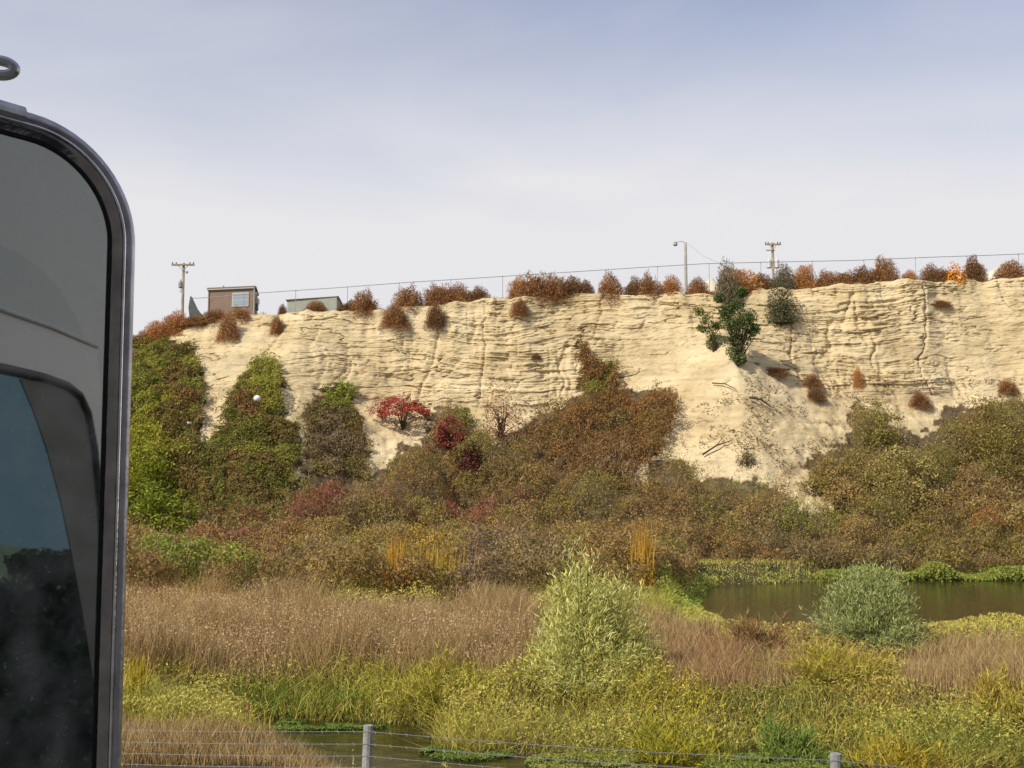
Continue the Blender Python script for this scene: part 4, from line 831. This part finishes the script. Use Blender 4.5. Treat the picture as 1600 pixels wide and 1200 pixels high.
# pale heaps
def heap(px, py, wpx, hpx, Y, lab):
    c = at(px, py + hpx / 2, Y); n = 24; w_ = wpx / F * Y; h_ = hpx / F * Y; P = []; Fc = []
    for i in range(n):
        for j in range(n):
            u = i / (n - 1) * 2 - 1; v = j / (n - 1) * 2 - 1; rr = math.hypot(u, v); z = max(0, 1 - rr ** 1.3) + .1 * (vn(np.array([u * 3 + px]), np.array([v * 3]), 7)[0] - .5)
            P.append((c[0] + u * w_ * .6, Y + v * w_ * .5, c[2] + z * h_ - .1))
    for i in range(n - 1):
        for j in range(n - 1): Fc.append((i * n + j, (i + 1) * n + j, (i + 1) * n + j + 1, i * n + j + 1))
    m = MB(); m.add(P, Fc); o = m.build('sand_heap', mat('pale_sand', (.62, .58, .45), .95, var=.15, vscale=2, bump=.5, bscale=5), smooth=True); tag(o, lab, 'sand heap')
heap(1562, 428, 70, 34, 68, 'pale sand heap behind the bushes at the right end of the cliff top')
heap(1112, 444, 40, 26, 67, 'small pale sand heap between street lamp and tallest rust bush')

# ------------------------------------------------------------------ near wire fence
FEN = [(-11.2, 14.9, .85), (-6.3, 13.4, 1.15), (-1.57, 12.0, None), (3.1, 10.6, None), (7.8, 9.2, 1.36), (12.5, 7.8, 1.6)]
pt = []
for (x, y, z) in FEN:
    if z is None:
        z = at(575, 1133, 12.0)[2] if x < 0 else at(1305, 1177, 10.6)[2]
        x = at(575, 1133, 12.0)[0] if x < 0 else at(1305, 1177, 10.6)[0]
    pt.append((x, y, z))
root = empty('wire_fence', (pt[2][0], pt[2][1], gz(pt[2][0], pt[2][1])))
POST = mat('grey_post', (.30, .30, .28), .85, var=.2, vscale=12, bump=.3, bscale=30); WIRE = mat('fence_wire', (.36, .37, .36), .4, metal=.6)
for x, y, z in pt:
    m = MB(); z0 = gz(x, y) - .3; m.tube([(x, y, z0), (x - .01, y, z0 + .6), (x + .004, y, z)], [.056, .054, .053], 10); m.build('post', POST, root, smooth=False, bevel=.004)
for k, off in enumerate((-.055, -.185, -.31, -.43, -.56)):
    P = []
    for i in range(len(pt) - 1):
        a, b_ = np.array(pt[i]), np.array(pt[i + 1])
        for s_ in np.linspace(0, 1, 8, endpoint=(i == len(pt) - 2)):
            q = a * (1 - s_) + b_ * s_; P.append((q[0], q[1] - .055, q[2] + off - .03 * math.sin(math.pi * s_)))
    m = MB(); m.tube(P, .0032, 5)
    for q in range(0, len(P) - 1):
        c = np.array(P[q]); e_ = np.array(P[q + 1])
        for s_ in (.15, .45, .75):
            w0 = c * (1 - s_) + e_ * s_; m.tube([tuple(w0 + np.array([-.008, .006, .014])), tuple(w0 + np.array([.008, -.006, -.014]))], .0016, 3)
    m.build('wire', WIRE, root)
tag(root, 'barbed wire fence with round grey posts in the near foreground', 'fence')

# ------------------------------------------------------------------ trees out of frame that the vehicle's window reflects
def tree(base, h_, w_, n, label):
    root = empty('tree', base); m = MB(); m.tube([(0, 0, -.2), (.1, 0, h_ * .25), (-.1, .1, h_ * .6), (0, 0, h_ * .85)], [.22, .17, .1, .04], 8)
    for k in range(8):
        a = k * 2.4; z = h_ * (.25 + .03 * k); m.tube([(0, 0, z), (math.cos(a) * w_ * .12, math.sin(a) * w_ * .12, z + .4), (math.cos(a) * w_ * .22, math.sin(a) * w_ * .22, z + .8)], [.07, .05, .02], 5)
    o = m.build('trunk', BARK); o.parent = root
    K, _ = dome_pts(60, w_, h_ * .95, .3, low=-.1); K[:, 2] += h_ * .06; q = rng.integers(0, 60, n)
    C = K[q] + rnd_unit(n) * (rng.random(n) ** .5)[:, None] * np.array([w_ * .13, w_ * .13, h_ * .09])
    leaves('crown', C, rnd_unit(n), rng.uniform(.03, .075, n), pick([(52, 62, 34), (44, 54, 30), (62, 70, 40)], n), LEAF, root); tag(root, label, 'tree')

# ------------------------------------------------------------------ the truck and its side mirror
VY = -0.10
MN = np.array([0.76, -0.65, 0.058]); MN /= np.linalg.norm(MN)
M0 = at(175, 600, 0.74)
HX = np.array([-MN[1], MN[0], 0]); HX /= np.linalg.norm(HX); TX = np.cross(MN, HX)
if TX[2] < 0: TX = -TX
ROLL = R(1.75); HX, TX = HX * math.cos(ROLL) - TX * math.sin(ROLL), TX * math.cos(ROLL) + HX * math.sin(ROLL)
def on_mirror(px, py):
    d = ray(px, py); return EYE + d * (np.dot(M0 - EYE, MN) / np.dot(d, MN))
def st(px, py):
    q = on_mirror(px, py) - M0; return np.dot(q, HX), np.dot(q, TX)
def refl(px, py, Y=VY):
    p = on_mirror(px, py); d = ray(px, py); d = d - 2 * np.dot(d, MN) * MN
    return p + d * ((Y - p[1]) / d[1])
s_r = st(208, 420)[0]; t_top = st(20, 170)[1]; rad = .076; wm = .20; hm = .52
s_l = s_r - wm; t_b = t_top - hm
def rrect(inset, f, n=16):
    P = []; r_ = rad - inset
    for (cs, ct, a0) in ((s_r - rad, t_top - rad, 0), (s_l + rad, t_top - rad, 90), (s_l + rad, t_b + rad, 180), (s_r - rad, t_b + rad, 270)):
        for k in range(n + 1):
            a = R(a0 + 90 * k / n); P.append(M0 + HX * (cs + r_ * math.cos(a)) + TX * (ct + r_ * math.sin(a)) + MN * f)
    return P
def loft(rings):
    m = MB(); n = len(rings[0]); P = [p for r_ in rings for p in r_]
    m.add(P, [(i * n + k, i * n + (k + 1) % n, (i + 1) * n + (k + 1) % n, (i + 1) * n + k) for i in range(len(rings) - 1) for k in range(n)]); return m
truck = empty('truck', (1.5, -1.2, 2.45))
def scratched(name, col, rough, metal):
    m = mat(name, col, rough, metal=metal, var=.25, vscale=60, bump=.06, bscale=90); return m
CHR = scratched('worn_chrome', (.50, .48, .50), .36, 1.0)
BEZ = scratched('polished_bezel', (.42, .38, .35), .2, 1.0)
# rim: half-round outer moulding
rings = []
for a in np.linspace(-100, 190, 15):
    rings.append(rrect(.0044 - .0044 * math.cos(R(a)), .0005 + .0050 * math.sin(R(a))))
side = loft(rings).build('side_mirror', CHR, truck, smooth=True)
side['label'] = 'large rounded side mirror with worn chrome rim'
def sub(m, name, mt, smooth=False):
    o = m.build(name, mt, smooth=smooth); o.parent = side
    for v in o.data.vertices: v.co -= Vector(truck.location)
    return o
rings = [rrect(i_, f_) for i_, f_ in ((.0086, .0006), (.0092, .0030), (.0108, .0034), (.0128, .0016), (.0150, -.0010), (.0162, -.0022))]
sub(loft(rings), 'bezel', BEZ, True)
BD = []
for a in np.linspace(0, 360, 11)[:-1]: BD.append(rrect(.0093 - .0011 * math.cos(R(a)), .0042 + .0011 * math.sin(R(a))))
sub(loft(BD + [BD[0]]), 'glint_bead', scratched('bright_chrome', (.95, .93, .9), .12, 1.0), True)  # bright ring added at the seam to catch the sky as a thin glint
RUB = mat('black_rubber', (.015, .015, .015), .6)
sub(loft([rrect(.0160, -.0024), rrect(.0166, -.0008), rrect(.0176, -.0010), rrect(.0178, -.0028)]), 'gasket', RUB, True)
def mirrormat():
    m = bpy.data.materials.new('dusty_mirror'); m.use_nodes = True; t = m.node_tree; t.nodes.clear(); N = t.nodes.new; K = t.links.new
    out = N('ShaderNodeOutputMaterial'); gl = N('ShaderNodeBsdfGlossy'); gl.inputs['Roughness'].default_value = .015; gl.inputs['Color'].default_value = (.68, .69, .64, 1)
    df = N('ShaderNodeBsdfDiffuse'); df.inputs['Color'].default_value = (.75, .75, .72, 1); mxs = N('ShaderNodeMixShader')
    tcn = N('ShaderNodeTexCoord'); a = N('ShaderNodeTexNoise'); a.inputs['Scale'].default_value = 38; a.inputs['Detail'].default_value = 8
    v = N('ShaderNodeTexNoise'); v.inputs['Scale'].default_value = 270; v.inputs['Detail'].default_value = 3
    r = N('ShaderNodeMapRange'); r.inputs['From Min'].default_value = .62; r.inputs['From Max'].default_value = .74; r.inputs['To Max'].default_value = .15
    r2 = N('ShaderNodeMapRange'); r2.inputs['From Min'].default_value = .35; r2.inputs['From Max'].default_value = .75; r2.inputs['To Min'].default_value = .02; r2.inputs['To Max'].default_value = .22
    s_ = N('ShaderNodeMath'); s_.operation = 'ADD'
    K(tcn.outputs['Object'], a.inputs['Vector']); K(tcn.outputs['Object'], v.inputs['Vector']); K(v.outputs[0], r.inputs['Value']); K(a.outputs[0], r2.inputs['Value'])
    K(r.outputs[0], s_.inputs[0]); K(r2.outputs[0], s_.inputs[1]); K(s_.outputs[0], mxs.inputs[0]); K(gl.outputs[0], mxs.inputs[1]); K(df.outputs[0], mxs.inputs[2]); K(mxs.outputs[0], out.inputs['Surface'])
    return m
m = MB(); P = rrect(.0176, -.0026); m.add(P, [tuple(range(len(P)))]); sub(m, 'mirror_glass', mirrormat())
rings = [rrect(.001, -.002), rrect(.002, -.012), rrect(.012, -.028), rrect(.04, -.036), rrect(.07, -.038)]
m = loft(rings); nn_ = len(rings[0]); m.f.append(tuple(len(m.v) - nn_ + k for k in range(nn_)))
sub(m, 'housing', mat('grey_housing', (.25, .25, .25), .4, metal=.5), True)
def topline(s0, s1, r, name, mt, off=0.0):
    m = MB(); P = [M0 + HX * s_ + TX * (t_top - .0044 + off) + MN * .001 for s_ in np.linspace(s0, s1, 6)]; m.tube([tuple(p) for p in P], r, 14); return sub(m, name, mt, False)
sc_ = st(34, 180)[0]
topline(s_l + rad * .7, sc_, .0066, 'clamp', scratched('clamp_metal', (.55, .55, .55), .35, .9), .0005)
m = MB(); q0 = M0 + HX * (sc_ - .018) + TX * (t_top + .003) - MN * .002; q1 = q0 - HX * .05 + TX * .012; q2 = np.array([-.62, .25, q1[2] + .02]); q3 = np.array([-.75, VY, q1[2] + .02])
m.tube([tuple(q0), tuple(q1), tuple(q2), tuple(q3)], [.004, .006, .008, .008], 10)
sub(m, 'mounting_arm', scratched('arm_metal', (.4, .4, .4), .35, .9), True)
# eyelet above the mirror, held by a small rod
m = MB(); dpt = .72; P = []
for k in range(28):
    a = 2 * math.pi * k / 28; x = 25 * math.cos(a) * (1 if math.cos(a) > 0 else 1.5); y = 11.5 * math.sin(a)
    c = at(-2 + x, 106 - y + x * .10, dpt); P.append(tuple(c))
m.tube(P, .0036, 10, closed=True); c0 = at(-36, 104, dpt); m.tube([tuple(c0), tuple(at(-70, 120, dpt)), tuple(at(-80, 190, dpt - .0))], [.0035, .004, .005], 8)
sub(m, 'eyelet', scratched('eyelet_metal', (.5, .5, .5), .3, .9), True)

# truck body (seen in the mirror): tall grey side with a rounded window
BODY = mat('grey_body_paint', (.40, .42, .42), .45, spec=.4, var=.03, vscale=2); PANE_SIDE = mat('dark_pane_side', (.10, .105, .095), .7)
m = MB(); m.box((2.2, -1.2, 4.55), (8.0, 2.18, 3.6)); m.build('body', BODY, truck, bevel=.03)
for wx in (-1.0, 4.6):
    for wy in (-.35, -2.0):
        m = MB(); n = 24; P = []
        for yy, rr in ((wy - .12, .32), (wy - .1, .36), (wy + .1, .36), (wy + .12, .32)):
            for k in range(n): P.append((wx + rr * math.cos(2 * math.pi * k / n), yy, 2.82 + rr * math.sin(2 * math.pi * k / n)))
        m.add(P, [(i * n + k, i * n + (k + 1) % n, (i + 1) * n + (k + 1) % n, (i + 1) * n + k) for i in range(3) for k in range(n)] + [tuple(range(n)), tuple(range(4 * n - 1, 3 * n - 1, -1))]); m.build('wheel', RUB, truck)
def plate(poly, y0, th, name, mt, parent=truck, bevel=0):
    P = [refl(px, py) for px, py in poly]; n = len(P); m = MB()
    m.add([(p[0], y0, p[2]) for p in P] + [(p[0], y0 + th, p[2]) for p in P], [tuple(range(n)), tuple(range(2 * n - 1, n - 1, -1))] + [(i, n + i, n + (i + 1) % n, (i + 1) % n) for i in range(n)])
    return m.build(name, mt, parent, bevel=bevel)
OUTW = [(-120, 560), (-60, 566), (0, 577), (60, 590), (98, 603), (118, 618), (131, 645), (141, 700), (149, 780), (156, 880), (160, 1000), (160, 1150), (158, 1340), (-120, 1340)]
# lower door panel, and the raised fairing behind the arc
plate([(-120, 436), (0, 486), (75, 512), (149, 543), (155, 640), (161, 760), (166, 900), (172, 1340), (-120, 1340)], VY + .002, .008, 'door', mat('door_paint', (.44, .455, .455), .4, var=.03, vscale=2))
plate([(-120, 350), (0, 384), (30, 396), (60, 418), (90, 450), (118, 495), (135, 532), (75, 508), (0, 480), (-120, 430)], VY + .001, .004, 'fairing', mat('fairing_paint', (.34, .37, .37), .45, var=.03, vscale=2))
m = MB(); m.tube([(refl(*q)[0], VY + .011, refl(*q)[2]) for q in [(-120, 434), (0, 484), (75, 510), (148, 541)]], .011, 8); m.build('drip_rail', BODY, truck, smooth=True)
win = plate(OUTW, VY + .0105, .003, 'window', mat('window_surround', (.02, .02, .02), .5))
def windowglass():
    m = bpy.data.materials.new('tinted_window_glass'); m.use_nodes = True; t = m.node_tree; t.nodes.clear(); N = t.nodes.new
    out = N('ShaderNodeOutputMaterial'); gl = N('ShaderNodeBsdfGlossy'); gl.inputs['Roughness'].default_value = .01; gl.inputs['Color'].default_value = (.065, .115, .15, 1)
    df = N('ShaderNodeBsdfDiffuse'); df.inputs['Color'].default_value = (.008, .01, .01, 1); a = N('ShaderNodeAddShader'); t.links.new(gl.outputs[0], a.inputs[0]); t.links.new(df.outputs[0], a.inputs[1]); t.links.new(a.outputs[0], out.inputs['Surface']); return m
gpoly = [(-115, 566), (-60, 572), (0, 583), (60, 597), (96, 610), (114, 624), (125, 648), (135, 700), (143, 780), (150, 880), (154, 1000), (154, 1150), (152, 1330), (-115, 1330)]
P = [refl(*q) for q in gpoly]; m = MB(); m.add([(p[0], VY + .0145, p[2]) for p in P], [tuple(range(len(P)))]); o = m.build('pane', windowglass()); o.parent = win
for v in o.data.vertices: v.co -= Vector(truck.location)
P = [refl(*q) for q in [(24, 592), (60, 597), (96, 610), (114, 624), (125, 648), (135, 700), (143, 780), (150, 880), (154, 1000), (154, 1150), (152, 1200), (140, 1060), (122, 950), (105, 860), (88, 780), (66, 700), (45, 640)]]
m = MB(); m.add([(p[0], VY + .0165, p[2]) for p in P], [tuple(range(len(P)))]); o = m.build('dark_pane_side', PANE_SIDE); o.parent = win  # flat matte face that darkens one side of the pane
for v in o.data.vertices: v.co -= Vector(truck.location)
P = [refl(*q) for q in OUTW]; m = MB(); m.tube([(p[0], VY + .018, p[2]) for p in P], .016, 10, closed=True); o = m.build('gasket', RUB, smooth=True); o.parent = win
for v in o.data.vertices: v.co -= Vector(truck.location)
tag(truck, 'grey truck whose chrome-rimmed side mirror fills the left edge of the photo', 'truck')

# direction in which the window sends the view: stand the trees there
def bounce(px, py, dist):
    p = refl(px, py); d = ray(px, py); d = d - 2 * np.dot(d, MN) * MN; d[1] = -d[1]; d /= np.linalg.norm(d[:2]); return p + d * dist
for (px, py, dist, h_, w_, lab) in [(85, 850, 16, None, 3.6, 'dark leafy tree outside the right edge, seen only in the truck window reflection, the nearer'), (70, 1010, 10, None, 6.0, 'low dark thicket tree outside the right edge, nearest in the truck window reflection'), (20, 915, 22, None, 7.0, 'dark bushy tree farther right, its crown filling the truck window reflection')]:
    q = bounce(px, py, dist); g0 = gz(q[0], q[1]); tree((q[0], q[1], g0), q[2] - g0, w_, 26000, lab); print('TREE', px, q, g0)
print('refl', [np.round(refl(*q), 2).tolist() for q in [(0, 200), (0, 580), (130, 645), (160, 1200)]], 'mirror', np.round(M0, 2), s_r, t_top)
print('verts', sum(len(o.data.vertices) for o in bpy.data.objects if o.type == 'MESH'))
